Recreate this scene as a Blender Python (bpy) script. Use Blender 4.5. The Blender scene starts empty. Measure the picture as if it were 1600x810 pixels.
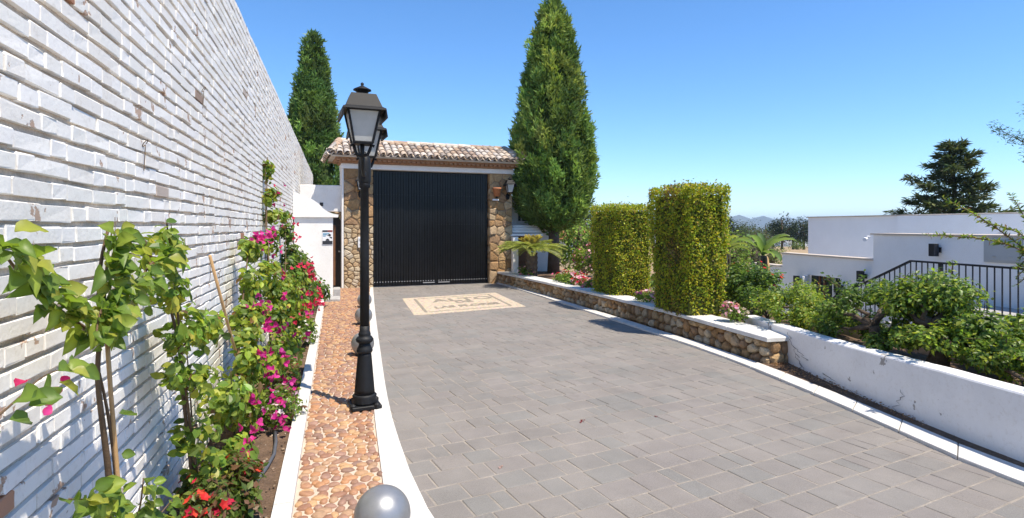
import bpy, math, random
import numpy as np
from mathutils import Vector, Matrix

SC = bpy.context.scene
COL = SC.collection
R = math.radians
rnd = random.Random(11)
rng = np.random.default_rng(7)

# ------------------------------------------------------------------ camera
cam_d = bpy.data.cameras.new('camera')
cam = bpy.data.objects.new('camera', cam_d)
COL.objects.link(cam)
YAW = math.atan(275 / 900)
cam.location = (0, 0, 1.70)
cam.rotation_euler = (R(90), 0, -YAW)
cam_d.sensor_width = 36
cam_d.lens = 20.25
cam_d.shift_y = -0.03125
cam_d.clip_start = 0.05
cam_d.clip_end = 20000
SC.camera = cam

# ------------------------------------------------------------------ sky, sun, exposure
SUN_EL, SUN_ROT = R(63), math.atan2(0.58, -0.815)
w = bpy.data.worlds.new('World')
SC.world = w
w.use_nodes = True
nt = w.node_tree
bg = nt.nodes['Background']
sky = nt.nodes.new('ShaderNodeTexSky')
sky.sky_type = 'NISHITA'
sky.sun_disc = False
sky.sun_elevation = SUN_EL
sky.sun_rotation = SUN_ROT
sky.altitude = 0
sky.air_density = 0.88
sky.dust_density = 0.0
sky.ozone_density = 7.0
hs = nt.nodes.new('ShaderNodeHueSaturation')
hs.inputs['Saturation'].default_value = 1.12
hs.inputs['Hue'].default_value = 0.499
nt.links.new(sky.outputs[0], hs.inputs['Color'])
nt.links.new(hs.outputs[0], bg.inputs[0])
bg.inputs[1].default_value = 0.14
sun_d = bpy.data.lights.new('sun', 'SUN')
sun_d.energy = 4.4
sun_d.angle = R(0.53)
sun_d.color = (1.0, 0.90, 0.75)
sun = bpy.data.objects.new('sun', sun_d)
COL.objects.link(sun)
sd = Vector((math.sin(SUN_ROT) * math.cos(SUN_EL), math.cos(SUN_ROT) * math.cos(SUN_EL), math.sin(SUN_EL)))
sun.rotation_euler = (-sd).to_track_quat('-Z', 'Y').to_euler()
sun.location = (8, -10, 30)
SC.view_settings.view_transform = 'Standard'
SC.view_settings.look = 'None'
SC.view_settings.gamma = 1.0
SC.view_settings.exposure = 0.75
SC.cycles.max_bounces = 8
SC.cycles.diffuse_bounces = 4
SC.cycles.transparent_max_bounces = 8
SC.cycles.volume_bounces = 0

# ------------------------------------------------------------------ materials
MATS = {}
def new_mat(name):
    m = bpy.data.materials.new(name)
    m.use_nodes = True
    MATS[name] = m
    return m, m.node_tree, m.node_tree.nodes['Principled BSDF']

def nd(nt, typ, **kw):
    n = nt.nodes.new(typ)
    for k, v in kw.items():
        if k.startswith('i_'):
            key = k[2:]
            n.inputs[int(key) if key.isdigit() else key].default_value = v
        else:
            setattr(n, k, v)
    return n

def noise(nt, pos, scale, detail=4, rough=0.6):
    n = nd(nt, 'ShaderNodeTexNoise')
    n.inputs['Scale'].default_value = scale
    n.inputs['Detail'].default_value = detail
    n.inputs['Roughness'].default_value = rough
    nt.links.new(pos, n.inputs['Vector'])
    return n.outputs['Fac']

def ramp(nt, fac, stops):
    r = nd(nt, 'ShaderNodeValToRGB')
    el = r.color_ramp.elements
    while len(el) < len(stops):
        el.new(0.5)
    for e, (p, c) in zip(el, stops):
        e.position = p
        e.color = c if len(c) == 4 else (*c, 1)
    nt.links.new(fac, r.inputs[0])
    return r.outputs[0]

def mixc(nt, fac, a, b, mode='MIX'):
    m = nd(nt, 'ShaderNodeMix', data_type='RGBA', blend_type=mode)
    for sock, v in ((m.inputs[0], fac), (m.inputs[6], a), (m.inputs[7], b)):
        if hasattr(v, 'links') or isinstance(v, bpy.types.NodeSocket):
            nt.links.new(v, sock)
        elif isinstance(v, (int, float)):
            sock.default_value = v
        else:
            sock.default_value = v if len(v) == 4 else (*v, 1)
    return m.outputs[2]

def pmat(name, base=(0.5, 0.5, 0.5), rough=0.8, var=0.15, scale=6.0, bump=0.15, bscale=50.0, bdist=0.01,
         attr=False, spec=0.3, metal=0.0, fine=0.0):
    """plain surface: base colour (or the Col attribute) with mottling and a fine bump"""
    m, nt, b = new_mat(name)
    pos = nd(nt, 'ShaderNodeNewGeometry').outputs['Position']
    if attr:
        c = nd(nt, 'ShaderNodeAttribute', attribute_name='Col').outputs['Color']
    else:
        c = nd(nt, 'ShaderNodeRGB'); c.outputs[0].default_value = (*base, 1); c = c.outputs[0]
    if var > 0:
        f = noise(nt, pos, scale, 5)
        g = ramp(nt, f, [(0.25, (1 - var,) * 3), (0.75, (1 + var,) * 3)])
        c = mixc(nt, 1.0, c, g, 'MULTIPLY')
    if fine > 0:
        f = noise(nt, pos, bscale * 1.3, 3, 0.7)
        g = ramp(nt, f, [(0.3, (1 - fine,) * 3), (0.7, (1 + fine,) * 3)])
        c = mixc(nt, 1.0, c, g, 'MULTIPLY')
    nt.links.new(c, b.inputs['Base Color'])
    b.inputs['Roughness'].default_value = rough
    b.inputs['Metallic'].default_value = metal
    b.inputs['Specular IOR Level'].default_value = spec
    if bump > 0:
        bp = nd(nt, 'ShaderNodeBump')
        bp.inputs['Strength'].default_value = bump
        bp.inputs['Distance'].default_value = bdist
        nt.links.new(noise(nt, pos, bscale, 6, 0.65), bp.inputs['Height'])
        nt.links.new(bp.outputs[0], b.inputs['Normal'])
    return m

def leaf_mat(name, trans=0.35, rough=0.45, gain=1.6, spec=0.35):
    m, nt, b = new_mat(name)
    c = nd(nt, 'ShaderNodeAttribute', attribute_name='Col').outputs['Color']
    nt.links.new(c, b.inputs['Base Color'])
    b.inputs['Roughness'].default_value = rough
    b.inputs['Specular IOR Level'].default_value = spec
    t = nd(nt, 'ShaderNodeBsdfTranslucent')
    nt.links.new(mixc(nt, 1.0, c, (gain, gain, gain * 0.55), 'MULTIPLY'), t.inputs[0])
    mx = nd(nt, 'ShaderNodeMixShader')
    mx.inputs[0].default_value = trans
    nt.links.new(b.outputs[0], mx.inputs[1])
    nt.links.new(t.outputs[0], mx.inputs[2])
    nt.links.new(mx.outputs[0], nt.nodes['Material Output'].inputs[0])
    return m

leaf_mat('leaf', 0.42, 0.42, 1.7)
leaf_mat('conifer', 0.25, 0.65, 1.4, 0.2)
leaf_mat('petal', 0.4, 0.55, 1.3, 0.2)
pmat('stem', (0.13, 0.085, 0.05), 0.85, 0.3, 20, 0.5, 90)
pmat('bark', (0.10, 0.075, 0.055), 0.9, 0.35, 8, 0.8, 30, 0.03)
pmat('cane', (0.48, 0.30, 0.14), 0.6, 0.2, 12, 0.1, 60)
pmat('mortar', (0.62, 0.52, 0.42), 0.95, 0.25, 9, 0.7, 60, 0.012, fine=0.15)
pmat('soil', (0.16, 0.105, 0.07), 0.95, 0.35, 7, 1.0, 45, 0.03, fine=0.25)
pmat('sand_joint', (0.27, 0.24, 0.205), 0.95, 0.25, 7, 0.5, 80, fine=0.2)
pmat('grout', (0.50, 0.41, 0.33), 0.9, 0.15, 9, 0.4, 80)
pmat('pebble', rough=0.6, var=0.22, scale=30, bump=0.25, bscale=90, attr=True, spec=0.4)
pmat('rubble', rough=0.85, var=0.28, scale=14, bump=0.9, bscale=28, bdist=0.03, attr=True, fine=0.12)
pmat('stone_mortar', (0.26, 0.18, 0.11), 0.95, 0.3, 10, 0.6, 60)
pmat('roof_tile', rough=0.85, var=0.35, scale=11, bump=0.5, bscale=60, attr=True, fine=0.12)
pmat('cornice_brick', (0.33, 0.18, 0.10), 0.85, 0.3, 16, 0.5, 60, fine=0.15)
pmat('black_iron', (0.008, 0.009, 0.011), 0.58, 0.3, 25, 0.12, 120, spec=0.30)
pmat('gate_black', (0.008, 0.0085, 0.010), 0.22, 0.25, 6, 0.04, 9, spec=0.22)
pmat('rail_black', (0.012, 0.014, 0.02), 0.45, 0.1, 25, 0.0, spec=0.4)
pmat('silver', (0.29, 0.295, 0.305), 0.38, 0.1, 14, 0.12, 160, metal=0.55, spec=0.5)
pmat('terracotta', (0.42, 0.17, 0.08), 0.8, 0.2, 14, 0.2, 60)
pmat('wood', (0.16, 0.075, 0.035), 0.65, 0.25, 12, 0.2, 50)
pmat('dark_wood', (0.022, 0.018, 0.016), 0.6, 0.25, 14, 0.2, 50)
pmat('beige_coping', (0.52, 0.45, 0.38), 0.85, 0.15, 6, 0.2, 50)
pmat('grey_paint', (0.40, 0.42, 0.43), 0.5, 0.05, 3, 0.0)
pmat('grey_step', (0.36, 0.35, 0.34), 0.9, 0.25, 9, 0.4, 60)
pmat('plate_white', (0.72, 0.73, 0.75), 0.5, 0.03, 3, 0.0)
pmat('print_dark', (0.03, 0.032, 0.04), 0.6, 0.0, 3, 0.0)
pmat('print_blue', (0.12, 0.30, 0.45), 0.6, 0.0, 3, 0.0)
pmat('print_red', (0.20, 0.035, 0.03), 0.6, 0.0, 3, 0.0)
pmat('car_white', (0.75, 0.76, 0.77), 0.25, 0.0, 3, 0.0, spec=0.5)
pmat('car_red', (0.55, 0.02, 0.02), 0.2, 0.0, 3, 0.0, spec=0.5)
pmat('rubber', (0.02, 0.02, 0.02), 0.8, 0.1, 30, 0.2, 60)
pmat('mosaic_dark', (0.24, 0.21, 0.17), 0.9, 0.35, 20, 0.4, 60, fine=0.35)
pmat('hose', (0.09, 0.095, 0.11), 0.5, 0.1, 10, 0.0)
pmat('town', (0.62, 0.58, 0.54), 0.9, 0.2, 0.05, 0.0)
pmat('court', (0.58, 0.55, 0.51), 0.9, 0.15, 2, 0.3, 40)
pmat('marble', (0.60, 0.58, 0.545), 0.6, 0.16, 7, 0.12, 70, spec=0.35, fine=0.09)
pmat('coping_marble', (0.62, 0.61, 0.58), 0.65, 0.16, 5, 0.25, 60, spec=0.3, fine=0.05)
pmat('pane_frosted', (0.42, 0.43, 0.42), 0.28, 0.12, 9, 0.05, 30, spec=0.6)
pmat('window_glass', (0.03, 0.035, 0.04), 0.08, 0.0, 9, 0.0, spec=0.8)
pmat('steel_light', (0.5, 0.5, 0.5), 0.4, 0.0, 9, 0.0, metal=0.7)

def paver_mat():
    m = pmat('paver', rough=0.82, var=0.12, scale=3.0, bump=0.5, bscale=120, bdist=0.006, attr=True, spec=0.35, fine=0.24)
    nt = m.node_tree; b = nt.nodes['Principled BSDF']
    src = b.inputs['Base Color'].links[0].from_socket
    pos = nd(nt, 'ShaderNodeNewGeometry').outputs['Position']
    # pale worn / dusty patches and darker stains with shapes of their own
    f = noise(nt, pos, 1.1, 6, 0.62)
    g = ramp(nt, f, [(0.40, (0, 0, 0)), (0.68, (0.32, 0.32, 0.32))])
    c = mixc(nt, g, src, (0.30, 0.275, 0.25))
    f2 = noise(nt, pos, 2.3, 5, 0.7)
    g2 = ramp(nt, f2, [(0.60, (0, 0, 0)), (0.76, (0.5, 0.5, 0.5))])
    c = mixc(nt, g2, c, (0.12, 0.105, 0.10))
    nt.links.new(c, b.inputs['Base Color'])
paver_mat()

def paint_mat(name, base, under, thr, scale, bump=0.25, bscale=40, dirt=0.10, attr=False, mott=.80):
    """painted masonry: paint with weathering; flaked spots show what is under it"""
    m, nt, b = new_mat(name)
    pos = nd(nt, 'ShaderNodeNewGeometry').outputs['Position']
    if attr:
        c = nd(nt, 'ShaderNodeAttribute', attribute_name='Col').outputs['Color']
    else:
        c = nd(nt, 'ShaderNodeRGB'); c.outputs[0].default_value = (*base, 1); c = c.outputs[0]
    f = noise(nt, pos, 2.2, 6, 0.65)
    c = mixc(nt, 1.0, c, ramp(nt, f, [(0.3, (1 - dirt,) * 3), (0.6, (1.0,) * 3)]), 'MULTIPLY')
    f1 = noise(nt, pos, 28, 4, 0.7)
    c = mixc(nt, 1.0, c, ramp(nt, f1, [(0.28, (mott, mott * .98, mott * .95)), (0.46, (1.0,) * 3)]), 'MULTIPLY')
    f2 = noise(nt, pos, scale, 7, 0.62)
    k = ramp(nt, f2, [(thr, (0, 0, 0)), (thr + 0.012, (1, 1, 1))])
    c = mixc(nt, k, c, under)
    nt.links.new(c, b.inputs['Base Color'])
    b.inputs['Roughness'].default_value = 0.75
    b.inputs['Specular IOR Level'].default_value = 0.25
    bp = nd(nt, 'ShaderNodeBump'); bp.inputs['Strength'].default_value = bump; bp.inputs['Distance'].default_value = 0.01
    nt.links.new(noise(nt, pos, bscale, 6, 0.6), bp.inputs['Height'])
    bp2 = nd(nt, 'ShaderNodeBump', invert=True); bp2.inputs['Strength'].default_value = 0.5; bp2.inputs['Distance'].default_value = 0.004
    nt.links.new(k, bp2.inputs['Height'])
    nt.links.new(bp.outputs[0], bp2.inputs['Normal'])
    nt.links.new(bp2.outputs[0], b.inputs['Normal'])
    return m

paint_mat('brick_paint', (0.7, 0.7, 0.7), (0.46, 0.33, 0.25), 0.628, 5.5, 0.22, 45, 0.07, attr=True, mott=.88)
paint_mat('white_wall', (0.79, 0.785, 0.78), (0.34, 0.32, 0.30), 0.64, 4.2, 0.14, 30, 0.10, mott=.90)
paint_mat('white_house', (0.84, 0.84, 0.84), (0.55, 0.55, 0.55), 0.90, 2.0, 0.03, 60, 0.05, mott=.97)
paint_mat('white_render', (0.78, 0.77, 0.75), (0.5, 0.48, 0.45), 0.82, 3.0, 0.12, 40, 0.10, mott=.92)

def mosaic_mat():
    m, nt, b = new_mat('mosaic')
    pos = nd(nt, 'ShaderNodeNewGeometry').outputs['Position']
    v = nd(nt, 'ShaderNodeTexVoronoi', feature='F1'); v.inputs['Scale'].default_value = 26
    nt.links.new(pos, v.inputs['Vector'])
    c = ramp(nt, v.outputs['Distance'], [(0.0, (0.55, 0.45, 0.34)), (0.55, (0.50, 0.41, 0.31)), (0.8, (0.34, 0.28, 0.21))])
    hsv = mixc(nt, 0.25, c, v.outputs['Color'], 'SOFT_LIGHT')
    nt.links.new(hsv, b.inputs['Base Color'])
    b.inputs['Roughness'].default_value = 0.8
    bp = nd(nt, 'ShaderNodeBump', invert=True); bp.inputs['Strength'].default_value = 0.8; bp.inputs['Distance'].default_value = 0.012
    nt.links.new(v.outputs['Distance'], bp.inputs['Height'])
    nt.links.new(bp.outputs[0], b.inputs['Normal'])
mosaic_mat()

def terrain_mat():
    m, nt, b = new_mat('dry_ground')
    pos = nd(nt, 'ShaderNodeNewGeometry').outputs['Position']
    f = noise(nt, pos, 0.03, 6, 0.6)
    c = ramp(nt, f, [(0.35, (0.34, 0.25, 0.13)), (0.5, (0.30, 0.20, 0.11)), (0.62, (0.10, 0.11, 0.045)), (0.75, (0.05, 0.07, 0.03))])
    f2 = noise(nt, pos, 1.2, 5, 0.7)
    c = mixc(nt, 1.0, c, ramp(nt, f2, [(0.3, (0.7,) * 3), (0.7, (1.25,) * 3)]), 'MULTIPLY')
    nt.links.new(c, b.inputs['Base Color'])
    b.inputs['Roughness'].default_value = 0.95
terrain_mat()
pmat('hill', (0.075, 0.085, 0.06), 0.95, 0.45, 0.004, 0.0)

# ------------------------------------------------------------------ mesh helpers
WM = {}
def link(o, parent=None):
    COL.objects.link(o)
    if parent is not None:
        o.parent = parent
    return o

def tag(o, label=None, cat=None, group=None, kind=None):
    if label: o['label'] = label
    if cat: o['category'] = cat
    if group: o['group'] = group
    if kind: o['kind'] = kind
    return o

def thing(name, label, cat, loc=(0, 0, 0), rz=0.0, group=None, kind=None):
    o = bpy.data.objects.new(name, None)
    o.empty_display_size = 0.1
    o.location = loc
    o.rotation_euler = (0, 0, rz)
    link(o)
    WM[o] = Matrix.Translation(Vector(loc)) @ Matrix.Rotation(rz, 4, 'Z')
    return tag(o, label, cat, group, kind)

def np_mesh(name, V, F, C=None, smooth=False):
    """V (n,3); F list of tuples or an (m,k) array; C per-vertex rgb"""
    me = bpy.data.meshes.new(name)
    V = np.asarray(V, dtype=np.float32)
    me.vertices.add(len(V)); me.vertices.foreach_set('co', V.ravel())
    if isinstance(F, np.ndarray):
        k = F.shape[1]; tot = np.full(len(F), k); flat = F.ravel()
    else:
        tot = np.array([len(f) for f in F]); flat = np.array([i for f in F for i in f])
    st = np.concatenate([[0], np.cumsum(tot)[:-1]])
    me.loops.add(len(flat)); me.loops.foreach_set('vertex_index', flat.astype(np.int32))
    me.polygons.add(len(tot)); me.polygons.foreach_set('loop_start', st.astype(np.int32))
    me.polygons.foreach_set('loop_total', tot.astype(np.int32))
    me.polygons.foreach_set('use_smooth', np.full(len(tot), bool(smooth)))
    if C is not None:
        C = np.asarray(C, dtype=np.float32)
        if C.ndim == 1:
            C = np.tile(C[:3], (len(V), 1))
        a = me.color_attributes.new('Col', 'FLOAT_COLOR', 'POINT')
        a.data.foreach_set('color', np.concatenate([C[:, :3], np.ones((len(V), 1), np.float32)], 1).ravel())
    me.update(calc_edges=True)
    me.validate()
    return me

def put(name, me, mat, parent=None, world=None, local=None, kind=None):
    """link a mesh as an object; mesh data in world space is moved into the parent's space when local is None and world is None"""
    if mat and not me.materials:
        me.materials.append(MATS[mat])
    o = bpy.data.objects.new(name, me)
    link(o, parent)
    if world is not None:
        o.matrix_basis = (WM[parent].inverted() @ world) if parent is not None else world
        WM[o] = world
    elif local is not None:
        o.matrix_basis = local
        WM[o] = (WM[parent] @ local) if parent is not None else local
    else:
        if parent is not None:
            me.transform(WM[parent].inverted())
            WM[o] = WM[parent]
        else:
            WM[o] = Matrix.Identity(4)
    if kind: o['kind'] = kind
    return o

I4 = Matrix.Identity(4)
class MB:
    def __init__(s): s.v = []; s.f = []; s.c = []
    def add(s, V, F, col=(0.5, 0.5, 0.5)):
        b = len(s.v)
        s.v += [tuple(p) for p in V]
        s.f += [tuple(b + i for i in f) for f in F]
        s.c += [col] * len(V)
        return s
    def box(s, c, d, rz=0, col=(0.5, 0.5, 0.5), ch=0.0):
        x, y, z = d[0] / 2, d[1] / 2, d[2] / 2
        if ch <= 0:
            V = [(sx * x, sy * y, sz * z) for sz in (-1, 1) for sx, sy in ((-1, -1), (1, -1), (1, 1), (-1, 1))]
            F = [(3, 2, 1, 0), (4, 5, 6, 7), (0, 1, 5, 4), (1, 2, 6, 5), (2, 3, 7, 6), (3, 0, 4, 7)]
        else:
            V, F = chamfer_box(d, ch)
        cs, sn = math.cos(rz), math.sin(rz)
        V = [(c[0] + p[0] * cs - p[1] * sn, c[1] + p[0] * sn + p[1] * cs, c[2] + p[2]) for p in V]
        return s.add(V, F, col)
    def tube(s, pts, rad, n=8, col=(0.5, 0.5, 0.5)):
        pts = [Vector(p) for p in pts]
        if not isinstance(rad, (list, tuple)): rad = [rad] * len(pts)
        V = []; F = []
        up = Vector((0.13, 0.37, 0.92)).normalized()
        prev = None
        for i, p in enumerate(pts):
            t = (pts[min(i + 1, len(pts) - 1)] - pts[max(i - 1, 0)]).normalized()
            if prev is None:
                a = t.cross(up)
                if a.length < 1e-3: a = t.cross(Vector((1, 0, 0)))
            else:
                a = prev - t * prev.dot(t)
            a.normalize(); prev = a
            b = t.cross(a)
            for k in range(n):
                an = 2 * math.pi * k / n
                V.append(p + (a * math.cos(an) + b * math.sin(an)) * rad[i])
        for i in range(len(pts) - 1):
            for k in range(n):
                k2 = (k + 1) % n
                F.append((i * n + k, i * n + k2, (i + 1) * n + k2, (i + 1) * n + k))
        F.append(tuple(range(n - 1, -1, -1)))
        F.append(tuple((len(pts) - 1) * n + k for k in range(n)))
        return s.add(V, F, col)
    def lathe(s, prof, o=(0, 0, 0), n=24, col=(0.5, 0.5, 0.5), rz=0, mod=None):
        V = []; F = []
        for r, z in prof:
            for k in range(n):
                a = 2 * math.pi * k / n + rz
                rr = r * (mod(k) if mod else 1)
                V.append((o[0] + rr * math.cos(a), o[1] + rr * math.sin(a), o[2] + z))
        for i in range(len(prof) - 1):
            for k in range(n):
                k2 = (k + 1) % n
                F.append((i * n + k, i * n + k2, (i + 1) * n + k2, (i + 1) * n + k))
        F.append(tuple(range(n - 1, -1, -1)))
        F.append(tuple((len(prof) - 1) * n + k for k in range(n)))
        return s.add(V, F, col)
    def prism(s, poly, z0, z1, col=(0.5, 0.5, 0.5)):
        n = len(poly)
        V = [(x, y, z0) for x, y in poly] + [(x, y, z1) for x, y in poly]
        F = [tuple(range(n - 1, -1, -1)), tuple(range(n, 2 * n))] + [(i, (i + 1) % n, n + (i + 1) % n, n + i) for i in range(n)]
        return s.add(V, F, col)
    def extrude(s, prof, axis, a, b, col=(0.5, 0.5, 0.5)):
        """profile of (p,z) extruded along 'x' (profile in y,z) or 'y' (profile in x,z)"""
        n = len(prof)
        g = (lambda q, t: (t, q[0], q[1])) if axis == 'x' else (lambda q, t: (q[0], t, q[1]))
        V = [g(q, a) for q in prof] + [g(q, b) for q in prof]
        F = [tuple(range(n)), tuple(range(2 * n - 1, n - 1, -1))] + [(i, n + i, n + (i + 1) % n, (i + 1) % n) for i in range(n)]
        return s.add(V, F, col)
    def mesh(s, name, smooth=False):
        return np_mesh(name, np.array(s.v), s.f, np.array(s.c), smooth)
    def build(s, name, mat, parent=None, smooth=False, local=False, kind=None, fix=True):
        me = s.mesh(name, smooth)
        if fix: recalc(me)
        return put(name, me, mat, parent, local=I4.copy() if (local and parent is not None) else None, kind=kind)

import bmesh
def recalc(me):
    bm = bmesh.new(); bm.from_mesh(me)
    bmesh.ops.recalc_face_normals(bm, faces=bm.faces)
    bm.to_mesh(me); bm.free()

def chamfer_box(d, ch, jit=0.0, r=None):
    """box with chamfered edges, 44 triangles"""
    x, y, z = d[0] / 2, d[1] / 2, d[2] / 2
    V = []; idx = {}
    for sx in (-1, 1):
        for sy in (-1, 1):
            for sz in (-1, 1):
                for ax in range(3):
                    p = [sx * x, sy * y, sz * z]
                    for k in range(3):
                        if k != ax:
                            p[k] -= (sx, sy, sz)[k] * ch
                    if jit and r:
                        p = [q + r.uniform(-jit, jit) for q in p]
                    idx[(sx, sy, sz, ax)] = len(V); V.append(tuple(p))
    F = []
    S = (-1, 1)
    for s in S:
        F.append([idx[(s, a, b, 0)] for a, b in ((-1, -1), (1, -1), (1, 1), (-1, 1))])
        F.append([idx[(a, s, b, 1)] for a, b in ((-1, -1), (1, -1), (1, 1), (-1, 1))])
        F.append([idx[(a, b, s, 2)] for a, b in ((-1, -1), (1, -1), (1, 1), (-1, 1))])
    for s in S:
        for t in S:
            F.append([idx[(s, t, -1, 0)], idx[(s, t, 1, 0)], idx[(s, t, 1, 1)], idx[(s, t, -1, 1)]])
            F.append([idx[(s, -1, t, 0)], idx[(s, 1, t, 0)], idx[(s, 1, t, 2)], idx[(s, -1, t, 2)]])
            F.append([idx[(-1, s, t, 1)], idx[(1, s, t, 1)], idx[(1, s, t, 2)], idx[(-1, s, t, 2)]])
            for q in S:
                F.append([idx[(s, t, q, 0)], idx[(s, t, q, 1)], idx[(s, t, q, 2)]])
    # orient outward
    out = []
    for f in F:
        p = [Vector(V[i]) for i in f]
        nrm = (p[1] - p[0]).cross(p[2] - p[0])
        cen = sum(p, Vector()) / len(p)
        out.append(tuple(f) if nrm.dot(cen) > 0 else tuple(reversed(f)))
    return V, out

class Joined:
    """collects transformed copies of small template meshes into one mesh"""
    def __init__(s): s.V = []; s.F = []; s.C = []; s.n = 0
    def add(s, V, F, M, col):
        V = np.asarray(V); A = np.array(M)
        s.V.append(V @ A[:3, :3].T + A[:3, 3])
        s.F += [tuple(i + s.n for i in f) for f in F]
        s.C.append(np.tile(np.asarray(col, dtype=np.float32)[:3], (len(V), 1)))
        s.n += len(V)
    def build(s, name, mat, parent=None, kind=None, smooth=False):
        me = np_mesh(name, np.concatenate(s.V), s.F, np.concatenate(s.C), smooth)
        return put(name, me, mat, parent, kind=kind)

def trs(loc, rot=(0, 0, 0), sc=(1, 1, 1)):
    from mathutils import Euler
    return Matrix.Translation(Vector(loc)) @ Euler(rot).to_matrix().to_4x4() @ Matrix.Diagonal((*sc, 1))

def view_uv(p):
    """where a point falls in the picture; only used to decide which repeats are large enough to be single objects"""
    d = p[0] * math.sin(YAW) + p[1] * math.cos(YAW); l = p[0] * math.cos(YAW) - p[1] * math.sin(YAW)
    if d < 0.2: return None
    return 800 + 900 * l / d, 355 - 900 * (p[2] - 1.7) / d, d
def in_view(p, m=0):
    q = view_uv(p)
    return q is not None and -m < q[0] < 1600 + m and -m < q[1] < 810 + m

def polyline(pts, n=None, step=None):
    """even resample of a smoothed polyline"""
    P = np.array(pts, float)
    for _ in range(2):
        Q = [P[0]]
        for a, b in zip(P[:-1], P[1:]):
            Q += [a * .75 + b * .25, a * .25 + b * .75]
        Q.append(P[-1]); P = np.array(Q)
    L = np.concatenate([[0], np.cumsum(np.linalg.norm(np.diff(P, axis=0), axis=1))])
    if n is None: n = max(2, int(round(L[-1] / step)) + 1)
    s = np.linspace(0, L[-1], n)
    return np.stack([np.interp(s, L, P[:, k]) for k in range(P.shape[1])], 1)

# leaf templates: (along, across, up) and faces
RHOMB = (np.array([(0, 0, 0), (.42, .5, .07), (1, 0, 0), (.42, -.5, .07)]), np.array([(0, 1, 2), (0, 2, 3)]))
OVAL = (np.array([(0, 0, 0), (.22, .36, .07), (.55, .48, .08), (.82, .26, .02), (1, 0, -.10), (.82, -.26, .02), (.55, -.48, .08), (.22, -.36, .07), (.45, 0, -.01), (.78, 0, -.04)]),
        np.array([(0, 8, 1), (1, 8, 2), (2, 8, 9), (2, 9, 3), (3, 9, 4), (4, 9, 5), (5, 9, 6), (9, 8, 6), (6, 8, 7), (7, 8, 0)]))

def unit(a):
    return a / np.maximum(np.linalg.norm(a, axis=-1, keepdims=True), 1e-6)

def leaf_arrays(P, N, T, L, W, C, tpl=RHOMB):
    n = len(P)
    N = unit(N); T = unit(T - N * np.sum(T * N, 1, keepdims=True)); B = np.cross(N, T)
    tv, tf = tpl
    k = len(tv)
    V = (P[:, None] + T[:, None] * (tv[None, :, 0:1] * L[:, None, None]) + B[:, None] * (tv[None, :, 1:2] * W[:, None, None])
         + N[:, None] * (tv[None, :, 2:3] * L[:, None, None])).reshape(-1, 3)
    F = (tf[None] + (np.arange(n) * k)[:, None, None]).reshape(-1, 3)
    return V, F, np.repeat(C, k, 0)

def leaf_cloud(name, parent, P, N, T, L, W, C, mat='leaf', tpl=RHOMB, kind='stuff'):
    V, F, CC = leaf_arrays(P, N, T, L, W, C, tpl)
    return put(name, np_mesh(name, V, F, CC), mat, parent, kind=kind)

def pal(cols, n, jit=0.18):
    cols = np.array(cols)
    c = cols[rng.integers(0, len(cols), n)]
    return np.clip(c * (1 + rng.normal(0, jit, (n, 1))) * (1 + rng.normal(0, jit * .3, (n, 3))), 0.004, 0.9)

GREEN = [(.12, .20, .03), (.16, .25, .04), (.09, .155, .028), (.21, .28, .045)]
DARK = [(.06, .11, .026), (.08, .14, .03), (.10, .16, .034), (.05, .09, .022)]
LIME = [(.24, .31, .035), (.30, .35, .04), (.17, .25, .035), (.34, .36, .05)]
HEDGE = [(.29, .34, .024), (.39, .40, .028), (.16, .23, .022), (.46, .42, .035), (.22, .29, .024)]
CYP = [(.145, .225, .055), (.185, .27, .065), (.11, .18, .048), (.235, .31, .075)]
MAGENTA = [(.55, .03, .25), (.62, .05, .32), (.48, .02, .20)]
RED = [(.60, .03, .03), (.66, .07, .04), (.5, .02, .06)]
PINK = [(.70, .25, .36), (.66, .15, .28), (.75, .45, .5)]
WHITE_PINK = [(.75, .6, .66), (.78, .7, .74), (.7, .45, .58)]
CRIMSON = [(.58, .03, .09), (.65, .06, .14)]

# ------------------------------------------------------------------ ground
def smooth(a, b, t):
    t = np.clip((t - a) / (b - a), 0, 1); return t * t * (3 - 2 * t)
def ground_z(x, y):
    x = np.asarray(x, float); y = np.asarray(y, float)
    r = np.hypot(x - 6, y - 8)
    court = -0.14 - 1.30 * smooth(6.7, 8.2, x) * (1 - smooth(16, 20, y))
    court = np.where(x < 6.7, -0.14, court)
    z = court + (-0.75 - court) * smooth(16, 40, r)
    z = z - 1.8 * smooth(50, 110, r) - 26 * smooth(110, 600, r) - 32 * smooth(600, 2200, r)
    return z
def build_terrain():
    k = np.concatenate([np.linspace(-40, 40, 81), 40 * np.exp(np.linspace(0.08, 5.0, 44)), -40 * np.exp(np.linspace(0.08, 5.0, 44))])
    k = np.unique(np.round(k, 3))
    X, Y = np.meshgrid(k + 6, k + 8)
    Z = ground_z(X, Y)
    rr = np.hypot(X - 6, Y - 8)
    Z = Z + np.where(rr > 30, np.sin(X * .021) * np.cos(Y * .017) * np.minimum(rr / 200, 3.0) * .6, 0)
    n = len(k)
    V = np.stack([X.ravel(), Y.ravel(), Z.ravel()], 1)
    i = np.arange(n * n).reshape(n, n)
    F = np.stack([i[:-1, :-1].ravel(), i[:-1, 1:].ravel(), i[1:, 1:].ravel(), i[1:, :-1].ravel()], 1)
    o = put('ground', np_mesh('ground', V, F, None, True), 'dry_ground')
    tag(o, kind='structure')
build_terrain()

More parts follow.
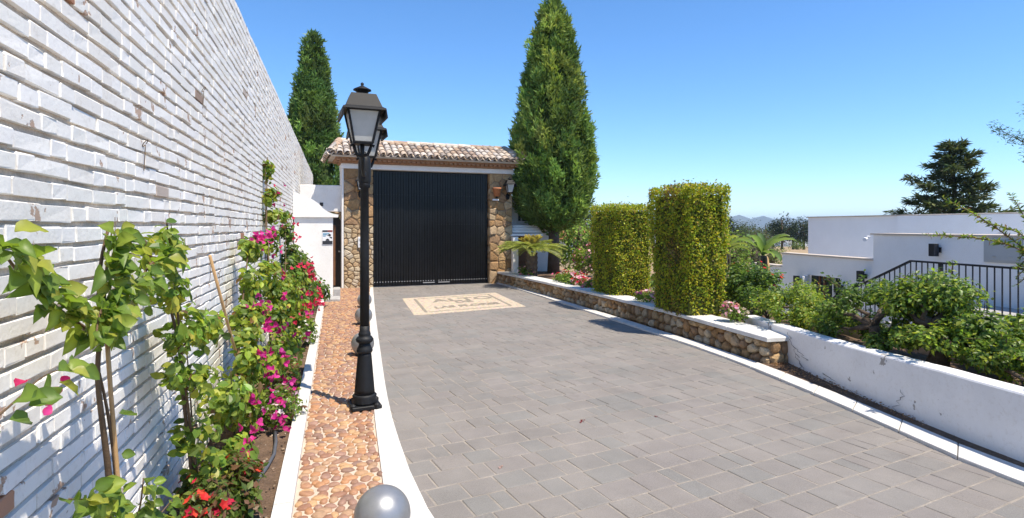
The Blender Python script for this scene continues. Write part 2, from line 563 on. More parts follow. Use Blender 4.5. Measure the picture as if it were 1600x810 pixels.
def build_hills():
    th = np.linspace(R(-60), R(130), 190)      # bearing from +Y toward +X
    def ridge(t):
        d = np.degrees(t)
        h = 42 + 10 * np.sin(d * .13 + .2) + 4 * np.sin(d * .45 + 2.0) + 2 * np.sin(d * 1.1) + 1 * np.sin(d * 2.7 + 1)
        h = h + 44 * np.exp(-((d - 36) / 5.5) ** 2) + 6 * np.exp(-((d - 43.5) / 2.0) ** 2)
        return h
    rows = [(3300, 0.0), (3500, 0.35), (3750, 0.72), (4000, 1.0), (4400, 0.7), (4900, 0.1)]
    V = []; n = len(th)
    for q, (r, k) in enumerate(rows):
        h = -60 + (ridge(th) + 60) * k * (1 + .10 * np.sin(np.degrees(th) * (1.7 + q * .4) + q))
        V.append(np.stack([r * np.sin(th), r * np.cos(th), h], 1))
    V = np.concatenate(V)
    i = np.arange(len(rows) * n).reshape(len(rows), n)
    F = np.stack([i[:-1, :-1].ravel(), i[:-1, 1:].ravel(), i[1:, 1:].ravel(), i[1:, :-1].ravel()], 1)
    o = put('hills', np_mesh('hills', V, F, None, True), 'hill'); recalc(o.data)
    tag(o, kind='structure')
build_hills()

def build_town():
    mb = MB()
    for _ in range(420):
        b = R(rnd.uniform(15, 62)); r = rnd.uniform(1500, 3400)
        x, y = r * math.sin(b), r * math.cos(b)
        z = float(ground_z(x, y)) + (r > 2900) * (r - 2900) * .05
        w_, h_ = rnd.uniform(8, 24), rnd.uniform(5, 13)
        mb.box((x, y, z + h_ / 2 - 1), (w_, rnd.uniform(8, 20), h_ + 2), rnd.uniform(0, 3))
    tag(mb.build('distant_town', 'town', fix=False), 'pale houses of a far town below the blue hills', 'town', kind='stuff')
build_town()

# ------------------------------------------------------------------ outlines of drive, kerbs, path (metres)
KL_IN = [(.95, 17.0), (.85, 15.6), (.62, 11.5), (.44, 7.7), (.33, 5.5), (.30, 4.1), (.285, 3.5), (.28, 2.6), (.28, .5)]
KL_OUT = [(1.02, 17.0), (.94, 15.6), (.73, 11.5), (.57, 7.9), (.47, 5.5), (.475, 4.5), (.495, 3.7), (.56, 3.1), (.70, 2.3), (1.0, .5)]
KR_IN = [(4.60, 17.2), (4.75, 14.4), (4.80, 11.1), (4.82, 8.5), (4.84, 6.6), (4.73, 5.5), (4.59, 4.42), (4.45, 3.67), (4.33, 3.02), (4.31, 2.6), (4.30, 1.9), (4.35, .9)]
KR_OUT = [(4.74, 17.3), (4.90, 14.4), (4.98, 11.1), (5.03, 8.5), (5.05, 6.8), (4.98, 5.78), (4.84, 4.65), (4.74, 3.95), (4.62, 3.37), (4.58, 2.8), (4.56, 2.1), (4.60, 1.1)]

def slab_row(prefix, A, B, z0, z1, parent, mat, gap=0.004, jit=0.003, name='kerb_stone', ch=0.006):
    """row of separate slabs between two matching edge polylines"""
    for i in range(len(A) - 1):
        a0, a1, b0, b1 = (np.array(q) for q in (A[i], A[i + 1], B[i], B[i + 1]))
        ta = (a1 - a0) / np.linalg.norm(a1 - a0) * gap; tb = (b1 - b0) / np.linalg.norm(b1 - b0) * gap
        poly = [a0 + ta, a1 - ta, b1 - tb, b0 + tb]
        c = sum(poly) / 4
        dz = rnd.uniform(-jit, jit)
        top = [tuple(p + (c - p) / np.linalg.norm(c - p) * ch) for p in poly]
        V = [(*p, z0) for p in poly] + [(*p, z1 - ch + dz) for p in poly] + [(*p, z1 + dz) for p in top]
        F = [(0, 1, 5, 4), (1, 2, 6, 5), (2, 3, 7, 6), (3, 0, 4, 7), (4, 5, 9, 8), (5, 6, 10, 9), (6, 7, 11, 10), (7, 4, 8, 11), (8, 9, 10, 11), (3, 2, 1, 0)]
        MB().add(V, F).build(name, mat, parent)

kl_in, kl_out = polyline(KL_IN, n=29), polyline(KL_OUT, n=29)
kr_in, kr_out = polyline(KR_IN, n=31), polyline(KR_OUT, n=31)
k1 = thing('kerb', 'white stone kerb between the pebble path and the grey drive', 'kerb', (.5, 8, 0), kind='structure')
slab_row('l', kl_in, kl_out, -.1, .026, k1, 'marble')
k2 = thing('kerb', 'white stone kerb along the low walls right of the drive', 'kerb', (4.9, 8, 0), kind='structure')
slab_row('r', kr_in, kr_out, -.1, .026, k2, 'marble')

# drive bed (jointing sand) and pavers
drive = thing('drive', 'driveway of worn grey concrete pavers leading to the black gate', 'drive', (2.7, 9, 0), kind='structure')
dp = [tuple(p) for p in kl_out[::-1]] + [tuple(p) for p in kr_in]
dl = polyline(KL_OUT, n=60); dr = polyline(KR_IN, n=60)
V = np.concatenate([np.c_[dl - [[.06, 0]], np.full(60, -.0040)], np.c_[dr + [[.06, 0]], np.full(60, -.0040)]])
F = [(i, i + 1, 61 + i, 60 + i) for i in range(59)]
me = np_mesh('paver_bed', V, F); recalc(me)
put('paver_bed', me, 'sand_joint', drive)

PAV = [(.192, .176, .162), (.186, .175, .163), (.202, .183, .168), (.182, .175, .164), (.198, .180, .168), (.188, .173, .160), (.206, .189, .173)]
def build_pavers():
    lx = lambda y: np.interp(y, [p[1] for p in KL_OUT[::-1]], [p[0] for p in KL_OUT[::-1]])
    rx = lambda y: np.interp(y, [p[1] for p in KR_IN[::-1]], [p[0] for p in KR_IN[::-1]])
    rows = []
    rot = R(10.5)
    cs, sn = math.cos(rot), math.sin(rot)
    mos = np.array([(1.46, 11.15), (3.88, 11.72), (3.91, 14.34), (1.50, 13.83)])
    v = -1.0
    cand = []
    while v < 19:
        h = .228
        u = -4 + rnd.uniform(0, .3)
        while u < 9:
            L = rnd.choice((.125, .182, .24, .24, .30, .30)) * rnd.uniform(.97, 1.03)
            uc, vc = u + L / 2, v + h / 2
            x = uc * cs - vc * sn; y = uc * sn + vc * cs
            if 0.6 < y < 16.75 + .07 * (x - 1) and lx(y) - .12 < x < rx(y) + .12:
                inside = all(((mos[(i + 1) % 4] - mos[i])[0] * (y - mos[i][1]) - (mos[(i + 1) % 4] - mos[i])[1] * (x - mos[i][0])) > 0.06 for i in range(4))
                if not inside:
                    cand.append((x, y, L - .009, h - .009))
            u += L
        v += h
    var = {}
    def tpl(L, h, k):
        key = (round(L, 2), k)
        if key not in var:
            V, F = chamfer_box((key[0], h, .07), .005, .0018, rnd)
            var[key] = (V, F, PAV[k % len(PAV)], {})
        return var[key]
    vis = sorted([c for c in cand if in_view((c[0], c[1], 0), 40)], key=lambda c: c[0] ** 2 + c[1] ** 2)[:300]
    vis = set(id(c) for c in vis)
    J = Joined()
    for c in cand:
        k = rnd.randrange(len(PAV))
        V, F, colr, cache = tpl(c[2], c[3], k)
        M = trs((c[0], c[1], -.035 + rnd.uniform(-.0018, .0018)), (rnd.gauss(0, .004), rnd.gauss(0, .004), rot + rnd.gauss(0, .004)), (c[2] / round(c[2], 2), 1, 1))
        if id(c) in vis:
            if 'm' not in cache: cache['m'] = np_mesh('paver', np.array(V), F, np.array(colr))
            put('paver', cache['m'], 'paver', drive, world=M)
        else:
            J.add(V, F, M, np.array(colr))
    J.build('far_pavers', 'paver', drive, kind='stuff')
build_pavers()

def text_mesh(txt, size, bold=0.0):
    cu = bpy.data.curves.new('t', 'FONT'); cu.body = txt; cu.size = size; cu.align_x = 'CENTER'; cu.extrude = 0.004
    cu.offset = bold
    o = bpy.data.objects.new('t', cu); COL.objects.link(o)
    dg = bpy.context.evaluated_depsgraph_get()
    me = bpy.data.meshes.new_from_object(o.evaluated_get(dg))
    bpy.data.objects.remove(o); bpy.data.curves.remove(cu)
    return me

def build_mosaic():
    rz = math.atan2(.54, 2.415)
    c = np.array([2.69, 12.76])
    t = thing('mosaic_panel', 'beige pebble mosaic panel with dark lettering set into the drive', 'mosaic', (c[0], c[1], 0), rz)
    W, D = 2.50, 2.62
    sh = .055 - math.tan(rz) * 1.0
    mb = MB()
    def P(u, v): return (u + v * .25, v)          # the panel is slightly skewed, like its surround
    def quad(b, u0, v0, u1, v1, z0, z1):
        b.prism([P(u0, v0), P(u1, v0), P(u1, v1), P(u0, v1)], z0, z1)
    quad(mb, -W / 2, -D / 2, W / 2, D / 2, -.06, .003)
    mb.build('slab', 'mosaic', t, local=True)
    i = .25; b = .040
    for args in ((-W / 2 + i, -D / 2 + i, -W / 2 + i + b * 1.6, D / 2 - i), (W / 2 - i - b * 1.6, -D / 2 + i, W / 2 - i, D / 2 - i),
                 (-W / 2 + i + .09, -D / 2 + i, W / 2 - i - .09, -D / 2 + i + b), (-W / 2 + i + .09, D / 2 - i - b, W / 2 - i - .09, D / 2 - i)):
        m2 = MB(); quad(m2, *args, -.02, .0065); m2.build('border_strip', 'mosaic_dark', t, local=True)
    for txt, s, v, du, wx in (('ALTO', .52, .28, .16, 1.15), ('DE', .34, -.06, .10, 1.0), ('LAS FLORES', .30, -.66, .06, .98)):
        me = text_mesh(txt, s, .012)
        M = Matrix(((wx, .25, 0, du + v * .25), (0, 1.25, 0, v), (0, 0, 1, .004), (0, 0, 0, 1)))
        me.transform(M)
        put('lettering', me, 'mosaic_dark', t, local=I4.copy())
build_mosaic()

# pebble path
path = thing('path', 'footpath of rounded orange brown pebbles set in pale mortar', 'path', (.1, 8, 0), kind='structure')
dl = polyline([(-.25, 17.2), (-.25, 8), (-.25, .5)], n=60); dr = polyline(KL_IN, n=60)
V = np.concatenate([np.c_[dl, np.full(60, .010)], np.c_[dr, np.full(60, .010)]])
me = np_mesh('path_bed', V, F); recalc(me)
put('path_bed', me, 'grout', path)
PEB = [(.33, .175, .10), (.29, .165, .11), (.38, .23, .13), (.26, .135, .085), (.35, .22, .135), (.29, .17, .125), (.44, .27, .14), (.23, .14, .105), (.39, .20, .10)]
def pebble_tpl(r):
    V = []; F = []
    n = 9
    ph = r.uniform(0, 6.28); amp = r.uniform(.06, .16)
    for q, (rad, z) in enumerate(((1.0, -.3), (.98, .22), (.72, .62))):
        for k in range(n):
            a = 2 * math.pi * k / n
            rr = rad * (1 + amp * math.sin(2 * a + ph) + .06 * math.sin(3 * a + ph * 2))
            V.append((rr * math.cos(a), rr * math.sin(a), z))
    V.append((.05, .03, .72)); c = len(V) - 1
    for q in range(2):
        for k in range(n):
            k2 = (k + 1) % n
            F.append((q * n + k, q * n + k2, (q + 1) * n + k2, (q + 1) * n + k))
    for k in range(n): F.append((2 * n + k, 2 * n + (k + 1) % n, c))
    return V, F
def build_pebbles():
    tp = [pebble_tpl(rnd) for _ in range(8)]
    ins = lambda y: np.interp(y, [p[1] for p in KL_IN[::-1]], [p[0] for p in KL_IN[::-1]])
    cand = []
    y = 1.2; row = 0
    while y < 16.6:
        x = -.248 + rnd.uniform(0, .022)
        xr = float(ins(y)) - .012
        if y > 14.1: x = .05 + rnd.uniform(0, .04)
        while x < xr - .02:
            wv = rnd.uniform(.05, .115)
            if x + wv > xr: wv = max(.05, xr - x)
            cand.append((x + wv / 2, y + rnd.uniform(-.02, .02), wv / 2 * .95, rnd.uniform(.026, .038)))
            x += wv + .002
        y += .060; row += 1
    vis = sorted([c for c in cand if in_view((c[0], c[1], 0), 20)], key=lambda c: c[0] ** 2 + c[1] ** 2)[:300]
    vis = set(id(c) for c in vis)
    cache = {}
    J = Joined()
    for c in cand:
        a = rnd.randrange(8); k = rnd.randrange(len(PEB))
        M = trs((c[0], c[1], .012), (rnd.gauss(0, .06), rnd.gauss(0, .06), rnd.gauss(0, .25)), (c[2], c[3], .022))
        if id(c) in vis:
            if (a, k) not in cache: cache[(a, k)] = np_mesh('pebble', np.array(tp[a][0]), tp[a][1], np.array(PEB[k]), True)
            put('pebble', cache[(a, k)], 'pebble', path, world=M)
        else:
            J.add(tp[a][0], tp[a][1], M, np.array(PEB[k]))
    J.build('far_pebbles', 'pebble', path, kind='stuff', smooth=True)
build_pebbles()

# flower bed by the brick wall with its white edging
bed = MB()
bl = polyline([(-.99, 14.3), (-.99, .5)], n=50); br = polyline([(-.345, 14.3), (-.345, .5)], n=50)
nx = 9
V = []
for i in range(50):
    for k in range(nx):
        t_ = k / (nx - 1)
        V.append((bl[i, 0] * (1 - t_) + br[i, 0] * t_, bl[i, 1], .012 + .02 * math.sin(t_ * 3.1) + rnd.uniform(-.01, .012)))
Fb = [(i * nx + k, i * nx + k + 1, (i + 1) * nx + k + 1, (i + 1) * nx + k) for i in range(49) for k in range(nx - 1)]
me = np_mesh('flower_bed_soil', V, Fb, None, True); recalc(me)
o = put('flower_bed_soil', me, 'soil'); tag(o, kind='structure')
clods = thing('soil_clods', 'loose clods and litter on the soil under the wall plants', 'soil', (-.5, 6, 0), kind='stuff')
J = Joined()
for _ in range(900):
    V_, F_ = pebble_tpl(rnd)
    s_ = rnd.uniform(.004, .014)
    J.add(V_, F_, trs((rnd.uniform(-.93, -.37), 2.6 + 9 * rnd.random() ** 1.6, .03), (rnd.uniform(-.4, .4), rnd.uniform(-.4, .4), rnd.uniform(0, 6)), (s_, s_ * rnd.uniform(.6, 1), s_ * .8)),
          np.array(rnd.choice([(.17, .11, .07), (.26, .19, .13), (.10, .07, .05), (.33, .27, .21)])))
J.build('clod_pieces', 'pebble', clods, kind='stuff')
edge = thing('bed_edging', 'narrow white stone edging between flower bed and pebble path', 'edging', (-.3, 8, 0), kind='structure')
ea = polyline([(-.355, 13.9), (-.355, .5)], n=22); eb = polyline([(-.245, 13.9), (-.245, .5)], n=22)
slab_row('e', ea, eb, -.1, .055, edge, 'marble', name='edging_stone')

# ------------------------------------------------------------------ painted brick wall
def build_brick_wall():
    t = thing('brick_wall', 'tall white painted brick wall with recessed joints along the left', 'wall', (-1.1, 13, 0))
    X0 = -.95; TOP = 3.94; Y0, Y1 = .2, 26.2
    MB().box((-1.1175, (Y0 + Y1) / 2, TOP / 2 - .05), (.30, Y1 - Y0 - .02, TOP + .08)).build('mortar_core', 'mortar', t)
    ch, bh = .0745, .056
    wh = [(.84, .82, .78), (.85, .83, .79), (.82, .80, .75), (.85, .83, .80), (.80, .77, .72)]
    odd = [(.40, .20, .12), (.46, .25, .16), (.36, .26, .20), (.50, .42, .36)]
    cand = []
    n = int(TOP / ch)
    for r in range(n + 1):
        z = .01 + r * ch + bh / 2
        y = Y0 - rnd.uniform(0, .25); k = rnd.randrange(2)
        while y < Y1:
            L = (.245 if k % 2 == 0 else .118) * rnd.uniform(.94, 1.05)
            if rnd.random() < .12: k += 1
            k += 1
            cand.append((y + L / 2, z + .0035 * math.sin(y * .9 + r * .7) + .002 * math.sin(y * 2.7 + r * 1.9), L))
            y += L + rnd.uniform(.001, .007)
    tp = []
    for q in range(10):
        V, F = chamfer_box((.07, .24, bh), 0.0032, .0030, rnd); V = [(p[0] * 1.0 if abs(p[0]) < .033 else math.copysign(.035 + (abs(p[0]) - .035) * .10, p[0]), p[1], p[2]) for p in V]; tp.append((V, F, .24))
    for q in range(10):
        V, F = chamfer_box((.07, .115, bh), 0.0032, .0030, rnd); V = [(p[0] * 1.0 if abs(p[0]) < .033 else math.copysign(.035 + (abs(p[0]) - .035) * .10, p[0]), p[1], p[2]) for p in V]; tp.append((V, F, .115))
    far = MB().box((0, 0, 0), (.07, .24, bh)); fv, ff = far.v, far.f
    vis = sorted([c for c in cand if in_view((X0, c[0], c[1]), 10)], key=lambda c: c[0] ** 2 + (c[1] - 1.7) ** 2)[:300]
    vis = set(id(c) for c in vis)
    cache = {}; J = Joined()
    for c in cand:
        long_ = c[2] > .18
        q = rnd.randrange(10) + (0 if long_ else 10)
        ci = rnd.randrange(len(wh)) if rnd.random() > .009 else 10 + rnd.randrange(len(odd))
        colr = wh[ci] if ci < 10 else odd[ci - 10]
        V, F, l0 = tp[q]
        loc = (X0 - .035 + rnd.gauss(0, .0018), c[0], c[1] + rnd.gauss(0, .0022))
        M = trs(loc, (rnd.gauss(0, .006), rnd.gauss(0, .003), rnd.gauss(0, .0015)), (1, c[2] / l0, rnd.uniform(.96, 1.04)))
        if id(c) in vis:
            if (q, ci) not in cache: cache[(q, ci)] = np_mesh('brick', np.array(V), F, np.array(colr))
            put('brick', cache[(q, ci)], 'brick_paint', t, world=M)
        elif c[0] < 9:
            J.add(V, F, M, np.array(colr))
        else:
            J.add(fv, ff, M @ Matrix.Diagonal((1, l0 / .24, 1, 1)), np.array(colr))
    J.build('brick_courses', 'brick_paint', t, kind='stuff')
    # rusty wire loops left in the joints
    for y, z in ((3.38, 2.13), (4.75, 2.72), (5.0, 1.42), (5.35, 1.32)):
        pts = [(X0 + .012 + .012 * math.sin(a), y + .018 * math.cos(a), z + .018 * math.sin(a)) for a in np.linspace(0, 6.0, 12)]
        pts += [(X0 + .01, y + .01, z - .05), (X0 + .006, y + .004, z - .14)]
        MB().tube(pts, .0022, 5).build('wire_loop', 'stem', t)
build_brick_wall()

# ------------------------------------------------------------------ rubble stones
def voronoi(pts, rect):
    x0, y0, x1, y1 = rect
    out = []
    P = np.array(pts)
    for i, p in enumerate(P):
        poly = [(x0, y0), (x1, y0), (x1, y1), (x0, y1)]
        d = np.hypot(*(P - p).T)
        for j in np.argsort(d)[1:16]:
            q = P[j]; m = (p + q) / 2; nrm = q - p
            new = []
            for a, b in zip(poly, poly[1:] + poly[:1]):
                da = (a[0] - m[0]) * nrm[0] + (a[1] - m[1]) * nrm[1]; db = (b[0] - m[0]) * nrm[0] + (b[1] - m[1]) * nrm[1]
                if da <= 0: new.append(a)
                if da * db < 0:
                    s_ = da / (da - db); new.append((a[0] + (b[0] - a[0]) * s_, a[1] + (b[1] - a[1]) * s_))
            poly = new
            if len(poly) < 3: break
        if len(poly) >= 3: out.append(poly)
    return out

def scatter(rect, sx, sy, r):
    """jittered brick-like seeds"""
    pts = []; y = rect[1]; k = 0
    while y < rect[3]:
        h = sy * r.uniform(.75, 1.3); x = rect[0] - sx * r.random()
        while x < rect[2] + .01:
            w_ = sx * r.uniform(.65, 1.4)
            px, py = x + w_ / 2, y + h / 2 + r.uniform(-.28, .28) * h
            if rect[0] < px < rect[2] and rect[1] < py < rect[3]: pts.append((px, py))
            x += w_
        y += h
    return pts

def stone(poly, depth, gap, fn, colr, parent, rnd_=rnd, cut=.22, name='stone', dome=.35):
    """one rubble stone from a planar cell; fn maps (s, t, out) to a point"""
    c = np.mean(poly, axis=0)
    P = np.array(poly)
    # drop tiny edges
    keep = [p for i, p in enumerate(P) if np.linalg.norm(p - P[i - 1]) > .012]
    if len(keep) < 3: return
    P = np.array(keep)
    size = math.sqrt(max(1e-6, abs(np.sum(P[:, 0] * np.roll(P[:, 1], -1) - P[:, 1] * np.roll(P[:, 0], -1))) / 2))
    if size < .03: return
    k = max(.55, 1 - gap / size * 2)
    Q = []
    for i in range(len(P)):
        a, b = P[i], P[(i + 1) % len(P)]
        Q += [a + (b - a) * cut, b + (a - b) * cut]
    Q = c + (np.array(Q) - c) * k
    n = len(Q)
    d = depth * rnd_.uniform(.65, 1.25)
    tx, ty = rnd_.uniform(-.12, .12), rnd_.uniform(-.12, .12)
    V = [fn(q[0], q[1], -.01) for q in Q]
    V += [fn(q[0], q[1], d * .55 + (q[0] - c[0]) * tx + (q[1] - c[1]) * ty) for q in c + (Q - c) * .97]
    V += [fn(q[0], q[1], d + (q[0] - c[0]) * tx + (q[1] - c[1]) * ty + rnd_.uniform(-.004, .004)) for q in c + (Q - c) * rnd_.uniform(.66, .8)]
    V.append(fn(c[0], c[1], d * (1 + dome * .4)))
    F = []
    for r_ in range(2):
        for i in range(n):
            j = (i + 1) % n
            F.append((r_ * n + i, r_ * n + j, (r_ + 1) * n + j, (r_ + 1) * n + i))
    for i in range(n): F.append((2 * n + i, 2 * n + (i + 1) % n, 3 * n))
    me = np_mesh(name, V, F, np.array(colr)); recalc(me)
    put(name, me, 'rubble', parent, local=I4.copy())

STONE = [(.33, .21, .10), (.40, .27, .14), (.30, .18, .085), (.44, .32, .19), (.36, .22, .11), (.27, .17, .095), (.42, .30, .18), (.34, .20, .09)]
PALE = [(.46, .36, .23), (.50, .41, .28), (.40, .29, .17), (.52, .44, .33), (.44, .31, .18)]

def pier(parent, x0, x1, y0, y1, z0, z1, seed, pale_below=None, faces='f'):
    r = random.Random(seed)
    MB().box(((x0 + x1) / 2, (y0 + y1) / 2 , (z0 + z1) / 2), (x1 - x0 - .05, y1 - y0 - .05, z1 - z0)).build('pier_core', 'stone_mortar', parent, local=True)
    front = lambda s, t, o: (s, y0 + .025 - o, t)
    split = pale_below if pale_below else z0
    cells = [(c, STONE) for c in voronoi(scatter((x0, split, x1, z1), .27, .21, r), (x0, split, x1, z1))]
    if pale_below:
        cells += [(c, PALE) for c in voronoi(scatter((x0, z0, x1, split), .16, .11, r), (x0, z0, x1, split))]  # smaller rubble, its paler colour also paints sunlight below the eave's shade
    for c, p in cells:
        stone(c, .034, .007, front, r.choice(p), parent, r, cut=.09)
    for side in faces:
        if side == 'l': fn, a, b = (lambda s, t, o: (x0 + .025 - o, s, t)), y0, y1
        elif side == 'r': fn, a, b = (lambda s, t, o: (x1 - .025 + o, s, t)), y0, y1
        else: continue
        for c in voronoi(scatter((a, z0, b, z1), .27, .21, r), (a, z0, b, z1)):
            stone(c, .034, .012, fn, r.choice(STONE), parent, r, cut=.14)

# ------------------------------------------------------------------ gatehouse
GH = thing('gatehouse', 'stone gatehouse with clay tiled roof around the black gate', 'gatehouse', (1.0, 16.5, 0), R(4))
pier(GH, -.80, 0.0, 0.0, .7, -.05, 3.31, 3, pale_below=1.75)
pier(GH, 3.42, 4.16, 0.0, .7, -.05, 3.31, 5, faces='l')
MB().box((1.66, .36, 3.38), (5.04, .78, .14), ch=.008).build('lintel', 'white_render', GH, local=True)
MB().box((-.825, .36, 1.66), (.05, .70, 3.3)).build('side_render', 'white_render', GH, local=True)
# stepped brick cornice with dentils
def cornice():
    mb = MB()
    for k, (o_, z0, z1) in enumerate(((.03, 3.452, 3.497), (.15, 3.542, 3.588))):
        mb.box((1.63, .3, (z0 + z1) / 2), (5.02 + 2 * o_, .8 + 2 * o_, z1 - z0))
    mb.box((1.63, .3, 3.5195), (5.12, .94, .043))
    z = 3.5195
    x = -.95
    while x < 4.25:
        mb.box((x, -.22, z), (.085, .10, .041)); x += .135
    y = -.2
    while y < .8:
        mb.box((-.985, y, z), (.10, .085, .041)); mb.box((4.245, y, z), (.10, .085, .041)); y += .135
    mb.build('cornice', 'cornice_brick', GH, local=True)
    MB().box((1.63, .3, 3.610), (5.56, 1.36, .040)).build('eave_board', 'beige_coping', GH, local=True)
cornice()

TILE = [(.46, .36, .27), (.54, .45, .36), (.38, .27, .19), (.58, .50, .42), (.34, .25, .19), (.50, .41, .32), (.30, .25, .21), (.46, .41, .36)]
def tile_mesh(colr, L=.40, r0=.090, r1=.072, flip=False, n=7):
    """tapered barrel tile, axis along +y (up the slope), low end at y=0"""
    V = []; F = []
    th = .012
    for (y, r) in ((0, r0), (L, r1)):
        for q in (r, r - th):
            for k in range(n):
                a = math.pi * k / (n - 1)
                zz = q * math.sin(a) * .8
                V.append((q * math.cos(a), y, -zz + .07 if flip else zz))
    for k in range(n - 1):
        F += [(k, k + 1, 2 * n + k + 1, 2 * n + k), (n + k, 3 * n + k, 3 * n + k + 1, n + k + 1), (k, n + k, n + k + 1, k + 1), (2 * n + k, 2 * n + k + 1, 3 * n + k + 1, 3 * n + k)]
    F += [(0, 2 * n, 3 * n, n), (n - 1, 2 * n - 1, 4 * n - 1, 3 * n - 1)]
    me = np_mesh('roof_tile', V, F, np.array(colr), False); recalc(me)
    return me

def build_roof():
    ez, rz_, ey, ry = 3.635, 4.10, -.42, .62
    x0, x1, rx0, rx1 = -1.2, 4.46, -.86, 4.12
    by = 2 * ry - ey
    mb = MB()
    d = .03
    mb.add([(x0 + .05, ey + .04, ez - d), (x1 - .05, ey + .04, ez - d), (x1 - .05, by - .04, ez - d), (x0 + .05, by - .04, ez - d), (rx0, ry, rz_ - d), (rx1, ry, rz_ - d)],
           [(0, 1, 5, 4), (1, 2, 5), (2, 3, 4, 5), (3, 0, 4), (3, 2, 1, 0)])
    roof = mb.build('roof', 'stone_mortar', GH, local=True)
    cov = [tile_mesh(c) for c in TILE]; pan = [tile_mesh(c, flip=True) for c in TILE[:4]]
    rdg = [tile_mesh(c, L=.42, r0=.115, r1=.10) for c in TILE]
    def slope(a, b, up, ncol, rows, exposure):
        """a->b along the eave, up = unit vector up the slope; rows per column by function"""
        a = Vector(a); b = Vector(b); e = (b - a).normalized(); up = Vector(up).normalized(); nrm = e.cross(up)
        w_ = (b - a).length / ncol
        for i in range(ncol):
            for half, meshes in ((0.5, cov), (0.0, pan)):
                s = (i + half) * w_
                nr = rows(s)
                for q in range(nr):
                    L = 1.0
                    p = a + e * s + up * (q * exposure - .04) + nrm * ((.035 if half else -.02) + .012 * (nr - q) * .0 + .010)
                    tilt = R(2.2)
                    u2 = (up * math.cos(tilt) + nrm * math.sin(tilt) * (-1 if True else 1)).normalized()
                    # tiles lap: low end sits a little higher
                    n2 = e.cross(u2)
                    M = Matrix(((e.x, u2.x, n2.x, p.x), (e.y, u2.y, n2.y, p.y), (e.z, u2.z, n2.z, p.z), (0, 0, 0, 1)))
                    M = M @ trs((rnd.gauss(0, .005), rnd.gauss(0, .012), .012 + rnd.gauss(0, .003)), (0, 0, rnd.gauss(0, .02)))
                    m_ = rnd.choice(meshes)
                    put('roof_tile', m_, 'roof_tile', roof, local=M)
    Ls = math.hypot(ry - ey, rz_ - ez)
    ex = Ls / 4 * 1.0
    def rows_front(s):
        X = x0 + s
        k = min(1, max(0, (X - x0) / (rx0 - x0)), max(0, (x1 - X) / (x1 - rx1)))
        return max(1, int(round(4 * min(1, k * 1.05))))
    slope((x0, ey, ez), (x1, ey, ez), (0, ry - ey, rz_ - ez), 30, rows_front, ex)
    slope((x1, by, ez), (x0, by, ez), (0, ey - ry, rz_ - ez), 30, rows_front, ex)
    def rows_side(s):
        Lside = by - ey
        k = 1 - abs(s / Lside - .5) * 2
        return max(1, int(round(2 * k)))
    slope((x1, ey, ez), (x1, by, ez), (rx1 - x1, 0, rz_ - ez), 10, rows_side, .25)
    slope((x0, by, ez), (x0, ey, ez), (rx0 - x0, 0, rz_ - ez), 10, rows_side, .25)
    def ridge(a, b, n):
        a = Vector(a); b = Vector(b); u = (b - a).normalized(); e = u.cross(Vector((0, 0, 1))).normalized(); nn = e.cross(u)
        L = (b - a).length / n
        for i in range(n):
            p = a + u * (i * L) + Vector((0, 0, .015))
            M = Matrix(((e.x, u.x, nn.x, p.x), (e.y, u.y, nn.y, p.y), (e.z, u.z, nn.z, p.z), (0, 0, 0, 1)))
            put('ridge_tile', rnd.choice(rdg), 'roof_tile', roof, local=M @ trs((0, 0, 0), (0, rnd.gauss(0, .03), rnd.gauss(0, .015))))
    ridge((rx0 - .05, ry, rz_ + .03), (rx1 + .05, ry, rz_ + .03), 13)
    for ya in (ey, by):
        ridge((x1 - .02, ya, ez + .06), (rx1, ry, rz_ + .05), 3)
        ridge((x0 + .02, ya, ez + .06), (rx0, ry, rz_ + .05), 3)
build_roof()

# big black gate: two leaves of vertical planks
def build_gate():
    t = thing('black_gate', 'tall black metal double gate of vertical planks', 'gate', (1.0, 16.5, 0), R(4))
    n = 44; wv = 3.40 / n; y = .17
    cut = (0.0, 1.84, 3.4)
    pm = [MB().add(*chamfer_box((wv - .006, .03, 3.26), .005)).mesh('plank') for _ in range(1)]
    MB().box((1.71, y + .05, 1.665), (3.42, .03, 3.28)).build('back_sheet', 'gate_black', t, local=True)
    for i in range(n):
        put('plank', pm[0], 'gate_black', t, local=trs((.01 + (i + .5) * wv, y + rnd.uniform(-.003, .003), 1.65), (0, 0, rnd.gauss(0, .010))))
    MB().box((1.81, y - .022, 1.65), (.05, .02, 3.26), ch=.004).build('meeting_strip', 'gate_black', t, local=True)
    mb = MB()
    for i in range(n):
        for z in (.14,):
            mb.box((.01 + (i + .5) * wv, y - .017, z), (.016, .010, .016))
    mb.build('rivets', 'plate_white', t, local=True)
    mb = MB()
    for i in range(n):
        mb.box((.01 + (i + .5) * wv, y - .017, 2.62), (.018, .010, .018))
        if i >= n // 2 + 1: mb.box((.01 + (i + .5) * wv, y - .017, 1.78), (.018, .010, .018))
    mb.build('rivets', 'black_iron', t, local=True)
    MB().box((.28, y - .03, 1.0), (.035, .035, .22), ch=.006).build('pull_handle', 'black_iron', t, local=True)
    for x in (1.60, 2.05):
        MB().box((x, y - .03, .085), (.34, .02, .025)).build('drop_bolt', 'steel_light', t, local=True)
build_gate()

